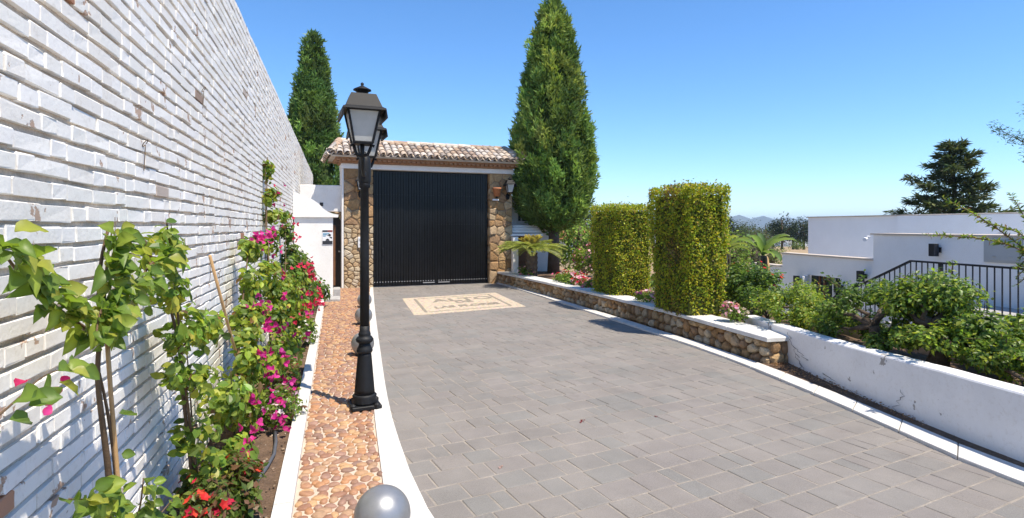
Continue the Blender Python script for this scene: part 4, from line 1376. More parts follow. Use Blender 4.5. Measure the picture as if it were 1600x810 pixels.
# ------------------------------------------------------------------ parked car in the lower court
def build_car():
    t = thing('parked_car', 'white car in the lower court glimpsed through the shrub trunks', 'car', (7.75, 7.0, -1.39), R(-4))
    # side profile along y (rear at y=-2), z from the ground
    lower = [(-2.05, .35), (-2.08, .62), (-2.02, .90), (-1.9, .98), (1.0, 1.0), (1.9, .86), (2.08, .66), (2.05, .32)]
    roof = [(-1.85, .98), (-1.55, 1.38), (-1.1, 1.48), (.1, 1.46), (.95, .99)]
    def shell(pr, xw, xtop, nm, mat, par):
        zmax = max(p[1] for p in pr); zmin = min(p[1] for p in pr)
        m = MB(); n = len(pr); V = []
        for sx in (-1, 1):
            for y, z in pr:
                kx = xw + (xtop - xw) * (z - zmin) / (zmax - zmin)
                V.append((sx * kx, y, z))
        m.add(V, [tuple(range(n)), tuple(range(2 * n - 1, n - 1, -1))] + [(i, (i + 1) % n, n + (i + 1) % n, n + i) for i in range(n)])
        o = m.build(nm, mat, par, local=True)
        return o
    bd = shell(lower, .86, .80, 'body', 'car_white', t)
    md = bd.modifiers.new('bevel', 'BEVEL'); md.width = .05; md.segments = 3
    cb = shell(roof, .78, .60, 'cabin', 'window_glass', t)
    shell([(-1.5, 1.42), (-1.08, 1.515), (.08, 1.495), (.2, 1.44)], .63, .57, 'roof_panel', 'car_white', t)
    for sx in (-1, 1):
        for y in (-1.3, 1.32):
            wv = MB(); wv.lathe([(.18, -.1), (.30, -.1), (.32, -.06), (.32, .06), (.30, .1), (.18, .1)], (0, 0, 0), 20)
            wv.v = [(sx * .80 + p[2], y + p[0], .32 + p[1]) for p in wv.v]
            wh_ = wv.build('wheel', 'rubber', t, local=True)
            rm = MB(); rm.lathe([(.02, -.105), (.18, -.09), (.19, .09), (.02, .105)], (0, 0, 0), 16)
            rm.v = [(sx * .80 + p[2], y + p[0], .32 + p[1]) for p in rm.v]; rm.build('rim', 'steel_light', wh_, local=True)
        MB().box((sx * .68, -2.05, .80), (.30, .10, .20), ch=.02).build('tail_light', 'car_red', t, local=True)
        MB().box((sx * .66, 2.02, .72), (.30, .10, .14), ch=.02).build('headlight', 'pane_frosted', t, local=True)
        MB().box((sx * .90, .72, 1.05), (.14, .10, .10), ch=.02).build('wing_mirror', 'car_white', t, local=True)
build_car()

# ------------------------------------------------------------------ small white building right of the gate
def build_lodge():
    t = thing('white_lodge', 'small white lodge with moulded ledge behind the right pier', 'lodge', (5.9, 17.8, 0))
    MB().box((6.05, 18.0, 1.3), (1.62, 1.1, 2.66), ch=.012).build('wall', 'white_render', t)
    f = MB().box((5.78, 17.43, 2.12), (.62, .06, .56)).build('window_frame', 'plate_white', t)
    MB().box((5.78, 17.395, 2.12), (.52, .02, .46)).build('pane', 'window_glass', f)
    MB().box((5.62, 17.38, 2.06), (.05, .016, .34)).build('shutter_bar', 'grey_paint', f)
    for i, (o_, z) in enumerate(((.0, 1.72), (.06, 1.64), (.12, 1.56), (.20, 1.46))):
        MB().box((5.62, 17.20 - o_ / 2, z), (.82 + o_ * 1.2, .42 + o_, .078), ch=.012).build('moulding', 'white_render', t)
    MB().box((5.17, 16.62, .78), (.17, .17, 1.25), ch=.01).build('white_post', 'white_render', t)
    MB().box((5.62, 17.36, .85), (.62, .05, 1.15)).build('door', 'wood', t)
    for k in range(4):
        MB().box((5.62, 17.325, .42 + k * .27), (.52, .02, .20), ch=.01).build('door_panel', 'wood', t)
build_lodge()

# ------------------------------------------------------------------ plants
def tube_obj(name, pts, rad, parent, mat='stem', n=7, smooth_=True):
    m = MB(); m.tube(pts, rad, n)
    return m.build(name, mat, parent, smooth=smooth_, fix=False)

def bent(p0, p1, n=5, wob=.05, r=rnd, sag=0.0):
    p0 = Vector(p0); p1 = Vector(p1)
    return [p0.lerp(p1, i / (n - 1)) + Vector((r.uniform(-wob, wob), r.uniform(-wob, wob), r.uniform(-wob, wob) * .5 - sag * 4 * (i / (n - 1)) * (1 - i / (n - 1)))) * (0 if i in (0,) else 1) for i in range(n)]

def lobed(n, c, rad, nl, lr, zmin=None, up=.5, seed_out=.3):
    """leaf positions on the skins of lobes that fill an ellipsoid: returns P, N, T"""
    c = np.array(c); rad = np.array(rad)
    d = unit(rng.normal(size=(nl, 3)))
    lc = c + d * rad * (rng.random((nl, 1)) ** .45) * .80
    which = rng.integers(0, nl, n)
    v = unit(rng.normal(size=(n, 3)))
    sz = lr * (0.7 + .6 * rng.random(nl))
    P = lc[which] + v * (sz[which] * (0.35 + .65 * rng.random(n) ** .5))[:, None]
    if zmin is not None:
        P[:, 2] = np.where(P[:, 2] < zmin, zmin + rng.random(n) * .08, P[:, 2])
    out = unit((P - c) / rad)
    N = unit(v * .6 + out * .5 + np.array([0, 0, up]) + rng.normal(0, .45, (n, 3)))
    T = unit(out * .6 + rng.normal(0, .7, (n, 3)) + np.array([0, 0, -.15]))
    return P, N, T, lc

def shrub(name, label, cat, base, c, rad, n, leaf, cols, nl=14, lr=.14, flowers=None, nf=0, fs=.03, stems=5, group=None, mat='leaf', tpl=RHOMB, zmin=None, stem_r=.008, up=.5, fspread=1.0, ftop=0.0, aspect=.55):
    t = thing(name, label, cat, base, 0, group)
    P, N, T, lc = lobed(n, c, rad, nl, lr, zmin, up)
    L = leaf * (0.65 + .7 * rng.random(n)); C = pal(cols, n)
    leaf_cloud('foliage', t, P, N, T, L, L * aspect, C, mat, tpl)
    for k in range(stems):
        e = lc[rnd.randrange(len(lc))]
        tube_obj('stem', bent(base, e, 5, .03), [stem_r, stem_r * .9, stem_r * .7, stem_r * .5, stem_r * .3], t)
    if flowers:
        for cols_, k in (flowers if isinstance(flowers[0][0], (list, tuple)) and not isinstance(flowers[0][0][0], float) else [(flowers, nf)]):
            flower_heads(t, P, N, np.array(c), cols_, k, fs, ftop)
    return t

def flower_heads(t, P, N, c, cols, k, fs, ftop=0.0):
    """k small five petalled heads on the outer leaves"""
    score = np.linalg.norm(P - c, axis=1) + ftop * (P[:, 2] - c[2]) + rng.normal(0, .04, len(P))
    # prefer the side the light and the path are on
    idx = np.argsort(-score)[:max(k * 6, 10)]
    idx = rng.choice(idx, min(k, len(idx)), replace=False)
    A = []
    fp, fn, ft, fl, fc = [], [], [], [], []
    for i in idx:
        nn = unit(N[i] + rng.normal(0, .3, 3) + np.array([0, 0, .2])); a0 = unit(np.cross(nn, rng.normal(size=3))); b0 = np.cross(nn, a0)
        col = pal(cols, 1, .12)[0]; s_ = fs * (.7 + .6 * rng.random())
        for q in range(5):
            an = q * 2 * math.pi / 5
            tt = a0 * math.cos(an) + b0 * math.sin(an)
            fp.append(P[i] + N[i] * fs * .5); fn.append(nn + tt * -.35); ft.append(tt + nn * .25); fl.append(s_); fc.append(col * (0.9 + .2 * rng.random()))
    fp, fn, ft, fl, fc = map(np.array, (fp, fn, ft, fl, fc))
    leaf_cloud('flowers', t, fp, fn, ft, fl, fl * .85, fc, 'petal', RHOMB)

# --- cypresses
def cypress(name, label, base, prof, ntuft, trunk_r, zc0, seed, cols=CYP, k=13, bl=.17, trunk_top=None, lump=.16):
    """prof: list of (z, radius) of the crown above the base"""
    t = thing(name, label, 'cypress', base)
    zs = np.array([p[0] for p in prof]); rs = np.array([p[1] for p in prof])
    bx, by, bz = base
    m = MB(); m.tube([(bx, by, bz - .2), (bx + .02, by, bz + .8), (bx, by, bz + zs[0] + 1.2), (bx, by, bz + zs[-1] * .8)], [trunk_r * 1.2, trunk_r, trunk_r * .85, .03], 12)
    m.build('trunk', 'bark', t, smooth=True, fix=False)
    # boughs: clusters of upswept tufts with dark gaps between them
    zz = np.linspace(zs[0], zs[-1], 400); rr = np.interp(zz, zs, rs) + .05
    cdf = np.cumsum(rr); cdf /= cdf[-1]
    nc = ntuft // 11
    cz = np.interp((np.arange(nc) + rng.random(nc)) / nc, cdf, zz); ca = np.arange(nc) * 2.39996 + rng.normal(0, .35, nc)
    push = rng.normal(0, 1, nc)
    which = rng.integers(0, nc, ntuft)
    cs_ = bl * 1.25
    hgt = rng.normal(0, 1, ntuft)
    z = np.clip(cz[which] + hgt * cs_ * 1.0, zs[0], zs[-1])
    r0 = np.interp(z, zs, rs)
    lat = rng.normal(0, cs_ * .55, ntuft)
    a = ca[which] + lat / np.maximum(r0, .12)
    depth = rng.random(ntuft) ** 2
    bumps = push[which] * .7 + hgt * .45
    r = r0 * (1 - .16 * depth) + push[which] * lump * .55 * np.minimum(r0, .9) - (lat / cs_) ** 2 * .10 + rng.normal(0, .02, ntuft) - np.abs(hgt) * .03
    r = np.maximum(r, 0)
    out = np.stack([np.cos(a), np.sin(a), np.zeros(ntuft)], 1)
    C0 = np.stack([bx + r * out[:, 0], by + r * out[:, 1], bz + z], 1)
    axis = unit(out * (.50 + .3 * rng.random((ntuft, 1))) + np.array([0, 0, 1.0]) + rng.normal(0, .2, (ntuft, 3)))
    tcol = pal(cols, nc, .2)[which] * np.clip(1.0 + .14 * bumps[:, None], .6, 1.6)  # outer and upper tufts tinted lighter: bright tops, shaded hollows put into colour
    P = np.repeat(C0, k, 0); A = np.repeat(axis, k, 0); n = len(P)
    s = rng.random((n, 1))
    off = unit(rng.normal(size=(n, 3)))
    P = P + A * (s * bl * 1.9 - bl * .6) + off * bl * .30 * (1.15 - s)
    T = unit(A * 1.1 + off * .75 + rng.normal(0, .2, (n, 3)))
    N = unit(np.cross(T, rng.normal(size=(n, 3))) + .35 * np.repeat(out, k, 0))
    L = bl * (0.6 + .6 * rng.random(n))
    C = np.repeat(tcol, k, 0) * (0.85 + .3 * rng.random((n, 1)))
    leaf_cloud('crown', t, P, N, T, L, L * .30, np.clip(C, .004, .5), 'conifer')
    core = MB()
    core.lathe([(max(.01, np.interp(q, zs, rs) * .70), q) for q in np.linspace(zs[0] + .08, zs[-1] - .3, 26)], (bx, by, bz), 18, col=(.07, .105, .03))  # added opaque core, coloured dark so openings in the crown look shaded
    core.build('crown_shade_core', 'conifer', t, kind='stuff')
    return t

S = 18.0 / 900
prof = [(1.30, .15), (1.45, .62), (1.70, .95), (2.2, 1.12), (2.9, 1.17), (3.6, 1.17), (4.4, 1.04), (5.2, .89), (5.9, .78), (6.6, .64), (7.3, .52), (7.9, .34), (8.25, .18), (8.55, .03)]
cypress('cypress_tree', 'broad conical cypress on a bare trunk beside the gatehouse', (6.5, 16.85, .27), prof, 5600, .17, 1.3, 1.0)
prof = [(.2, .9), (1.2, 1.25), (2.6, 1.38), (4.2, 1.30), (5.8, 1.12), (7.0, .92), (8.2, .68), (9.2, .50), (9.9, .42), (10.3, .34), (10.55, .10)]
cypress('cypress_tree', 'tall slim cypress rising behind the end of the brick wall', (-1.02, 28.3, -.1), prof, 4200, .2, .2, 4.0, cols=[(.11, .195, .055), (.145, .235, .062), (.085, .15, .045), (.18, .27, .07)], bl=.22, lump=.14)
prof = [(1.4, .3), (2.2, .65), (3.2, .7), (4.0, .55), (4.6, .35), (5.1, .05)]
cypress('cypress_tree', 'smaller cypress mostly hidden behind the broad cypress', (7.2, 20.8, -.1), prof, 700, .13, 1.4, 2.0, bl=.24)

# --- clipped hedges
def hedge(label, base, x0, x1, y0, y1, z0, z1, n, taper, seed):
    t = thing('clipped_hedge', label, 'hedge', base, 0, 'clipped golden hedge blocks')
    cx, cy = (x0 + x1) / 2, (y0 + y1) / 2
    hx, hy = (x1 - x0) / 2, (y1 - y0) / 2
    areas = np.array([2 * hy * (z1 - z0)] * 2 + [2 * hx * (z1 - z0)] * 2 + [4 * hx * hy])
    f = rng.choice(5, n, p=areas / areas.sum())
    u = rng.uniform(-1, 1, n); v = rng.random(n)
    lx = np.where(f == 0, -1, np.where(f == 1, 1, u)); ly = np.where(f == 2, -1, np.where(f == 3, 1, np.where(f < 2, u, 2 * rng.random(n) - 1)))
    lz = np.where(f == 4, 1.0, v)
    # round the vertical corners
    q = 6.0
    k = (np.abs(lx) ** q + np.abs(ly) ** q) ** (-1 / q)
    k = np.where(f == 4, np.minimum(k, 1), k)
    nrm = np.stack([np.where(f < 2, lx, 0), np.where((f == 2) | (f == 3), ly, 0), (f == 4) * 1.0], 1)
    tp = 1 - taper * (1 - lz) ** 1.6
    lump = .022 * np.sin(lx * 7 + lz * 11 + seed) + .020 * np.sin(ly * 8 - lz * 9) + .014 * np.sin(lx * 17 + ly * 13 + lz * 23)
    edge = np.where(f == 4, -.05 * np.maximum(np.abs(lx), np.abs(ly)) ** 6, 0)
    roundz = 0
    inset = -rng.random(n) ** 1.3 * .10 + (rng.random(n) < .10) * rng.random(n) * .07 + (rng.random(n) < .012) * rng.random(n) * .14
    P = np.stack([cx + lx * k * hx * tp, cy + ly * k * hy * tp, z0 + (z1 - z0) * lz + edge], 1)
    P = P + nrm * (inset + lump - roundz)[:, None]
    P[:, 2] += .02 * np.sin(P[:, 0] * 5 + seed) * lz
    N = unit(nrm * .55 + rng.normal(0, .7, (n, 3)) + np.array([0, 0, .35]))
    T = unit(rng.normal(size=(n, 3)) + np.array([0, 0, .35]))
    L = .037 * (.55 + .95 * rng.random(n))
    C = pal(HEDGE, n, .22)
    new = rng.random(n) < .10
    C[new] = pal([(.34, .22, .03), (.38, .27, .04), (.26, .20, .02)], int(new.sum()))
    dead = np.sin(P[:, 0] * 9 + seed) + np.sin(P[:, 1] * 7.3 + seed * 3) + np.sin(P[:, 2] * 6.1) + rng.normal(0, .7, n) > 2.3
    C[dead] = pal([(.20, .13, .05), (.26, .18, .06)], int(dead.sum()))
    keep = ~(np.sin(P[:, 0] * 11 + 2 * seed) + np.sin(P[:, 1] * 9.1) + np.sin(P[:, 2] * 8.3 + seed) + rng.normal(0, .5, n) > 2.35)
    P, N, T, L, C = P[keep], N[keep], T[keep], L[keep], C[keep]
    leaf_cloud('foliage', t, P, N, T, L, L * .62, C)
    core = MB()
    core.box((cx, cy, (z0 + z1) / 2 - .04), (hx * 2 * .80 * (1 - taper * .5), hy * 2 * .84 * (1 - taper * .5), (z1 - z0) * .90), col=(.07, .085, .018))  # added solid block, dark green as painted shade behind the leaf gaps
    core.build('hedge_shade_core', 'conifer', t, kind='stuff')
    for _ in range(10):
        x, y = rnd.uniform(x0, x1), rnd.uniform(y0, y1)
        tube_obj('twig', [(x, y, z1 - .05), (x + rnd.uniform(-.02, .02), y, z1 + .03), (x + rnd.uniform(-.03, .03), y, z1 + rnd.uniform(.04, .09))], [.003, .002, .001], t, n=4)
    tube_obj('stem', [(cx, cy, z0 - .1), (cx, cy, z0 + .3)], .04, t)
    return t
hedge('nearer and taller of the two clipped golden hedge blocks', (5.45, 8.1, .27), 5.02, 5.86, 7.45, 8.72, .30, 2.34, 27000, .22, 0)
hedge('farther and lower of the two clipped golden hedge blocks', (5.65, 10.8, .27), 5.18, 6.12, 10.15, 11.4, .30, 2.15, 22000, .10, 2)

# --- cycad with arching fronds
def build_cycad():
    bx, by, bz = 5.30, 15.45, .25
    t = thing('cycad_palm', 'squat cycad palm with drooping fronds beside the right pier', 'palm', (bx, by, bz))
    tr = MB()
    n = 14
    tr.lathe([(.16 + .02 * (i % 2), i * .07) for i in range(12)], (bx, by, bz - .05), n, mod=lambda k: 1 + .12 * ((k * 7) % 3 - 1))
    tr.build('trunk', 'bark', t)
    def frond_mesh(L, lift, droop, cols):
        P, N, T, LL, W, C = [], [], [], [], [], []
        m = 34
        pts = []
        for i in range(m + 1):
            s = i / m
            pts.append(np.array([L * s * (1 - .12 * s * droop), 0, lift * s - droop * L * .55 * s ** 2.2]))
        pts = np.array(pts)
        for i in range(3, m):
            tg = unit(pts[i + 1] - pts[i]) if i < m else unit(pts[i] - pts[i - 1])
            ll = .21 * math.sin(math.pi * (.12 + .80 * i / m)) ** .7
            for sgn in (-1, 1):
                tt = unit(np.array([0, sgn, 0]) * 1.0 + tg * .55 + np.array([0, 0, -.10]))
                P.append(pts[i]); T.append(tt); N.append(np.array([-.1, -.25 * sgn, 1.0])); LL.append(ll * rnd.uniform(.9, 1.1)); W.append(.024)
                C.append(pal(cols, 1, .15)[0])
        V, F, CC = leaf_arrays(*[np.array(q) for q in (P, N, T, LL, W, C)])
        st = MB(); st.tube(pts[::3], [.010 * (1 - .8 * i / 12) for i in range(len(pts[::3]))], 5, col=(.16, .19, .06))
        V2 = np.array(st.v); F2 = [tuple(int(i) + len(V) for i in f) for f in st.f]
        return np_mesh('frond', np.concatenate([V, V2]), [tuple(f) for f in F] + F2, np.concatenate([CC, np.array(st.c)]))
    g1 = [(.25, .29, .09), (.31, .33, .12), (.19, .235, .07)]
    var = [frond_mesh(1.02, .34, .62, g1), frond_mesh(1.10, .24, .50, g1), frond_mesh(.92, .44, .62, g1)]
    yg = [frond_mesh(.42, .36, .5, [(.48, .40, .12), (.42, .37, .12)]), frond_mesh(.34, .34, .3, [(.40, .33, .10)])]
    for i in range(38):
        a = i * 2.399 + rnd.uniform(-.1, .1)
        put('frond', var[i % 3], 'leaf', t, world=trs((bx, by, bz + .78 + .05 * rnd.random()), (rnd.gauss(0, .08), rnd.uniform(-.15, .20), a)))
    for i in range(9):
        put('young_frond', yg[i % 2], 'leaf', t, world=trs((bx, by, bz + .82), (0, rnd.uniform(-.55, -.1), i * .7)))
build_cycad()

# --- banana-like plants
def banana(label, base, h, nleaf, L, W, seed, cols, lean=(0, 0), trunk_r=.10):
    r = random.Random(seed)
    t = thing('banana_plant', label, 'banana plant', base, 0, 'broad leaved banana plants')
    bx, by, bz = base
    top = Vector((bx + lean[0], by + lean[1], bz + h))
    m = MB(); m.tube([base, Vector(base).lerp(top, .5), top], [trunk_r * 1.25, trunk_r, trunk_r * .8], 10); m.build('trunk', 'bark', t, smooth=True, fix=False)
    for k in range(9):
        a = r.uniform(0, 6.28)
        p0 = top + Vector((math.cos(a) * trunk_r * .8, math.sin(a) * trunk_r * .8, -.02))
        tube_obj('dead_sheath', [p0, p0 + Vector((math.cos(a) * .05, math.sin(a) * .05, -.25)), p0 + Vector((math.cos(a) * .04, math.sin(a) * .04, -.55 * r.uniform(.6, 1.2)))], [.022, .018, .006], t, 'cane' if k % 2 else 'bark', 5)
    for i in range(nleaf):
        a = i * 2.399 + seed
        el = R(r.uniform(38, 82)) if i < nleaf - 2 else R(r.uniform(15, 30))
        LL = L * r.uniform(.75, 1.1); n = 9
        V = []; C = []
        d = Vector((math.cos(a), math.sin(a), 0)); s = Vector((-d.y, d.x, 0))
        p = top.copy(); ang = el
        c0 = np.array(r.choice(cols)) * r.uniform(.8, 1.2)
        for k in range(n):
            u = k / (n - 1)
            wv = W * (math.sin(math.pi * min(1, .10 + .88 * u)) ** .6) * (0.16 if u < .12 else 1) * (1 if k < n - 1 else .05)
            upv = Vector((-d.x * math.sin(ang), -d.y * math.sin(ang), math.cos(ang)))
            fold = wv * .38; wv = wv * r.uniform(.70, 1.0)
            V += [tuple(p - s * wv * .5 + upv * fold + Vector((0, 0, r.uniform(-.015, .015)))), tuple(p), tuple(p + s * wv * .5 + upv * fold + Vector((0, 0, r.uniform(-.015, .015))))]
            C += [c0, c0 * 1.5, c0]
            p = p + (d * math.cos(ang) + Vector((0, 0, math.sin(ang)))) * LL / (n - 1)
            ang -= R(6 + 10 * u) * r.uniform(.6, 1.2)
        F = []
        for k in range(n - 1):
            b_ = k * 3
            F += [(b_, b_ + 1, b_ + 4, b_ + 3), (b_ + 1, b_ + 2, b_ + 5, b_ + 4)]
        put('leaf', np_mesh('leaf', V, F, np.clip(np.array(C), 0, .6), True), 'leaf', t)
banana('banana plant with brown fibrous trunk left of the white house', (8.5, 9.95, -1.3), 2.40, 7, .80, .18, 5, [(.10, .16, .05), (.13, .19, .06), (.08, .13, .045)])
banana('shorter yellowish banana plant close behind the taller hedge', (9.2, 12.1, -1.3), 2.40, 10, .80, .15, 9, [(.17, .20, .05), (.22, .24, .07), (.12, .16, .04)])
banana('low dense clump of broad green leaves below the banana trunk', (7.75, 9.3, -.6), 1.0, 12, .8, .11, 3, [(.07, .15, .05), (.10, .19, .06), (.06, .12, .04)], trunk_r=.06)

# --- flowers and shrubs in the right hand bed
shrub('flower_clump', 'small pink flower clump on the coping near the right pier', 'flowers', (5.15, 15.55, .28), (5.10, 15.45, .42), (.22, .30, .14), 500, .06, GREEN, 9, .09, PINK, 40, .035, 3)
shrub('flower_bed_plants', 'low bed of red, pink and white flowers behind the coping', 'flowers', (5.55, 12.9, .28), (5.45, 13.0, .46), (.32, 1.15, .17), 2400, .055, GREEN, 26, .12, [(RED, 90), (PINK, 110), (WHITE_PINK, 70)], 0, .040, 8, ftop=1.2)
shrub('flowering_bush', 'rounded bush with salmon pink blooms left of the lower hedge', 'bush', (6.35, 13.3, .28), (6.30, 13.2, .86), (.50, .62, .48), 3400, .055, DARK + GREEN, 24, .16, PINK, 120, .042, 7)
shrub('flowering_bush', 'paler loose pink flowering bush under the broad cypress', 'bush', (6.9, 15.3, .28), (6.85, 15.2, .80), (.45, .6, .42), 2200, .06, LIME + GREEN, 20, .16, PINK, 80, .040, 6)
shrub('flower_clump', 'pink flowers at the foot of the lower hedge', 'flowers', (5.5, 12.0, .28), (5.42, 11.95, .42), (.2, .35, .13), 700, .05, GREEN, 10, .09, PINK, 50, .038, 3)
shrub('flower_clump', 'pale pink flowers in the gap between the two hedges', 'flowers', (5.5, 9.3, .28), (5.42, 9.35, .42), (.22, .42, .14), 900, .045, GREEN, 12, .09, [(PINK, 45), (WHITE_PINK, 35)], 0, .033, 3, ftop=.8)
shrub('flower_clump', 'small pink and white geranium at the foot of the taller hedge', 'flowers', (5.5, 6.95, .35), (5.46, 6.95, .47), (.20, .24, .11), 750, .045, GREEN, 10, .085, [(WHITE_PINK, 55), (PINK, 30), (MAGENTA, 8)], 0, .032, 3, ftop=.8)
shrub('hibiscus_bush', 'glossy green hibiscus with a few red blooms right of the taller hedge', 'bush', (6.6, 8.1, .28), (6.55, 8.05, .78), (.50, .62, .42), 3600, .065, GREEN + DARK, 24, .17, RED, 12, .032, 8, stem_r=.014)
shrub('hibiscus_bush', 'bushy dark green shrub low between hibiscus and white wall', 'bush', (6.25, 7.2, .30), (6.2, 7.2, .62), (.38, .42, .26), 1900, .055, DARK + GREEN, 16, .14, None, 0, .05, 6, stem_r=.012)

shrub('leafy_bush', 'leafy bush filling the gap behind the banana plant', 'bush', (9.9, 13.6, -1.4), (9.9, 13.6, -.15), (.9, 1.0, .75), 3200, .09, GREEN + DARK, 26, .26, None, 0, .05, 6, stem_r=.03)
shrub('leafy_bush', 'leafy bush low between the tall hedge and the banana trunk', 'bush', (7.9, 10.6, -.9), (7.9, 10.6, .15), (.6, .8, .62), 3200, .07, GREEN + LIME, 24, .2, RED, 6, .035, 6, stem_r=.03)

def open_shrub(label, base, heads, n_per, leaf, cols, trunk_r, flowers=None, nf=0, fs=.04, droop=0.0, lr=.2, seed=1):
    """spreading shrub: woody trunk forking into limbs that end in leafy heads (x, y, z, radius)"""
    r = random.Random(seed)
    t = thing('spreading_shrub', label, 'shrub', base)
    bx, by, bz = base
    fork = Vector((bx + r.uniform(-.04, .04), by + r.uniform(-.04, .04), bz + trunk_r * 4.2))
    tube_obj('trunk', [base, Vector(base).lerp(fork, .5) + Vector((.03, -.02, 0)), fork], [trunk_r * 1.3, trunk_r, trunk_r * .9], t, 'bark', 9)
    PP, NN, TT = [], [], []
    for (x, y, z, rad) in heads:
        e = Vector((x, y, z))
        tube_obj('limb', bent(fork, e - Vector((0, 0, rad * .2)), 6, .05, r), [trunk_r * .7, trunk_r * .55, trunk_r * .42, trunk_r * .3, trunk_r * .2, trunk_r * .1], t, 'bark', 6)
        n = int(n_per * (rad / .25) ** 2)
        P, N, T, lc = lobed(n, (x, y, z), (rad, rad, rad * .62), max(5, int(10 * rad / .25)), rad * .45, None, .55)
        PP.append(P); NN.append(N); TT.append(T)
        for k in range(4):
            q = lc[r.randrange(len(lc))]
            tube_obj('twig', bent(e, q, 4, .02, r), [trunk_r * .12, trunk_r * .1, trunk_r * .07, trunk_r * .04], t, 'stem', 5)
        # loose leading shoots
        for k in range(3):
            d = unit(np.array([r.gauss(0, 1), r.gauss(0, 1), abs(r.gauss(0, .8))]))
            ln = rad * r.uniform(.5, .9)
            s0 = np.array([x, y, z]) + d * rad * .8 * np.array([1, 1, .7])
            m_ = 26
            s_ = rng.random((m_, 1))
            PP.append(s0 + d * s_ * ln + rng.normal(0, .02, (m_, 3))); NN.append(rng.normal(0, .5, (m_, 3)) + np.array([0, 0, 1])); TT.append(d * .5 + rng.normal(0, .7, (m_, 3)))
            tube_obj('twig', [tuple(s0), tuple(s0 + d * ln)], [.005, .002], t, 'stem', 4)
    P, N, T = map(np.concatenate, (PP, NN, TT)); n = len(P)
    L = leaf * (.6 + .75 * rng.random(n)); C = pal(cols, n, .2)
    leaf_cloud('foliage', t, P, N, T, L, L * .58, C, 'leaf', OVAL if leaf > .05 else RHOMB)
    if flowers: flower_heads(t, P, N, np.array([bx, by, bz + .3]), flowers, nf, fs)
    return t

open_shrub('light green spreading shrub behind the start of the white wall', (6.0, 6.25, .40),
           [(5.75, 6.6, .66, .22), (6.0, 6.2, .66, .26), (6.3, 6.5, .70, .26), (5.75, 5.95, .60, .20), (6.15, 5.75, .62, .24), (6.55, 6.9, .74, .24), (5.9, 5.5, .56, .20), (5.6, 6.25, .58, .16), (5.62, 5.75, .50, .18), (5.80, 6.1, .48, .18), (6.05, 5.9, .50, .2)], 1100, .042, LIME + GREEN, .045, CRIMSON, 6, .026, seed=2)
open_shrub('gnarled small tree trunk with dark foliage over the white wall', (5.50, 4.78, .40),
           [(5.40, 4.95, .96, .20), (5.7, 4.6, 1.02, .27), (5.55, 5.3, .78, .20), (5.95, 5.0, .95, .25), (5.80, 5.45, .70, .18), (5.45, 5.25, .54, .15), (5.75, 4.95, .60, .2)], 1000, .045, DARK + GREEN, .06, CRIMSON, 3, .026, seed=4)
open_shrub('large leafy shrub crowding the top of the white wall at right', (5.42, 4.02, .40),
           [(5.35, 4.35, .98, .26), (5.6, 4.05, 1.03, .28), (5.95, 4.3, 1.02, .29), (5.45, 3.65, .80, .28), (5.75, 3.6, .68, .28), (6.0, 3.8, .66, .28), (5.30, 3.35, .62, .22), (5.60, 3.15, .62, .26), (5.15, 3.75, .72, .20), (5.25, 3.05, .58, .20), (5.9, 3.2, .62, .26), (5.5, 2.75, .60, .24), (5.10, 3.40, .60, .16), (5.05, 2.85, .52, .18), (5.2, 4.1, .66, .18), (5.75, 4.45, .78, .24), (5.35, 3.7, .60, .2), (5.55, 4.45, .60, .2), (5.25, 4.45, .56, .15), (5.7, 4.1, .66, .24), (5.45, 4.25, 1.06, .2)], 1250, .048, GREEN + LIME[:3] + DARK, .075, CRIMSON, 10, .026, seed=6)

# --- conifer behind the house
def conifer(label, base, h, spread, seed, name='conifer_tree', cols=CYP, leaf=.26, nb=46):
    r = random.Random(seed)
    t = thing(name, label, 'tree', base)
    bx, by, bz = base
    m = MB(); m.tube([(bx, by, bz), (bx + .1, by, bz + h * .5), (bx, by, bz + h * .97)], [h * .035, h * .02, .02], 9); m.build('trunk', 'bark', t, smooth=True, fix=False)
    PP, TT, NN, LLs = [], [], [], []
    for i in range(nb):
        u = (i + .5) / nb
        z = h * (.18 + .80 * u)
        L = spread * (1 - u) ** .95 * r.uniform(.5, 1.25) + .22
        a = i * 2.399 + r.uniform(-.4, .4)
        d = np.array([math.cos(a), math.sin(a), 0])
        rise = r.uniform(.12, .38)
        e = np.array([bx, by, bz + z]) + d * L + np.array([0, 0, L * rise])
        p0 = np.array([bx, by, bz + z])
        tube_obj('bough', [tuple(p0), tuple((p0 + e) / 2 + np.array([0, 0, -.04 * L])), tuple(e)], [.05 * (1 - u) + .015, .03 * (1 - u) + .01, .005], t, 'bark', 5)
        k = int(320 * L / spread + 110)
        s = rng.random((k, 1)) ** .7
        wv = .15 * L * (1.15 - s) + .06
        off = rng.normal(0, 1, (k, 3)) * wv * np.array([1, 1, .45])
        PP.append(p0 + (e - p0) * s + off); TT.append(d * .8 + np.array([0, 0, .35]) + off * .8 / wv * .5 + rng.normal(0, .3, (k, 3)))
        NN.append(np.array([0, 0, 1.0]) + rng.normal(0, .5, (k, 3)))
    P, T, N = map(np.concatenate, (PP, TT, NN)); n = len(P)
    L = leaf * (.6 + .7 * rng.random(n))
    leaf_cloud('crown', t, P, N, T, L, L * .28, pal(cols, n, .22), 'conifer')
    return t
conifer('dark irregular conifer standing behind the white house roof', (25.6, 18.3, -.8), 6.25, 2.9, 12, cols=[(.06, .09, .045), (.085, .115, .05), (.05, .07, .036), (.11, .13, .05)], leaf=.28, nb=46)

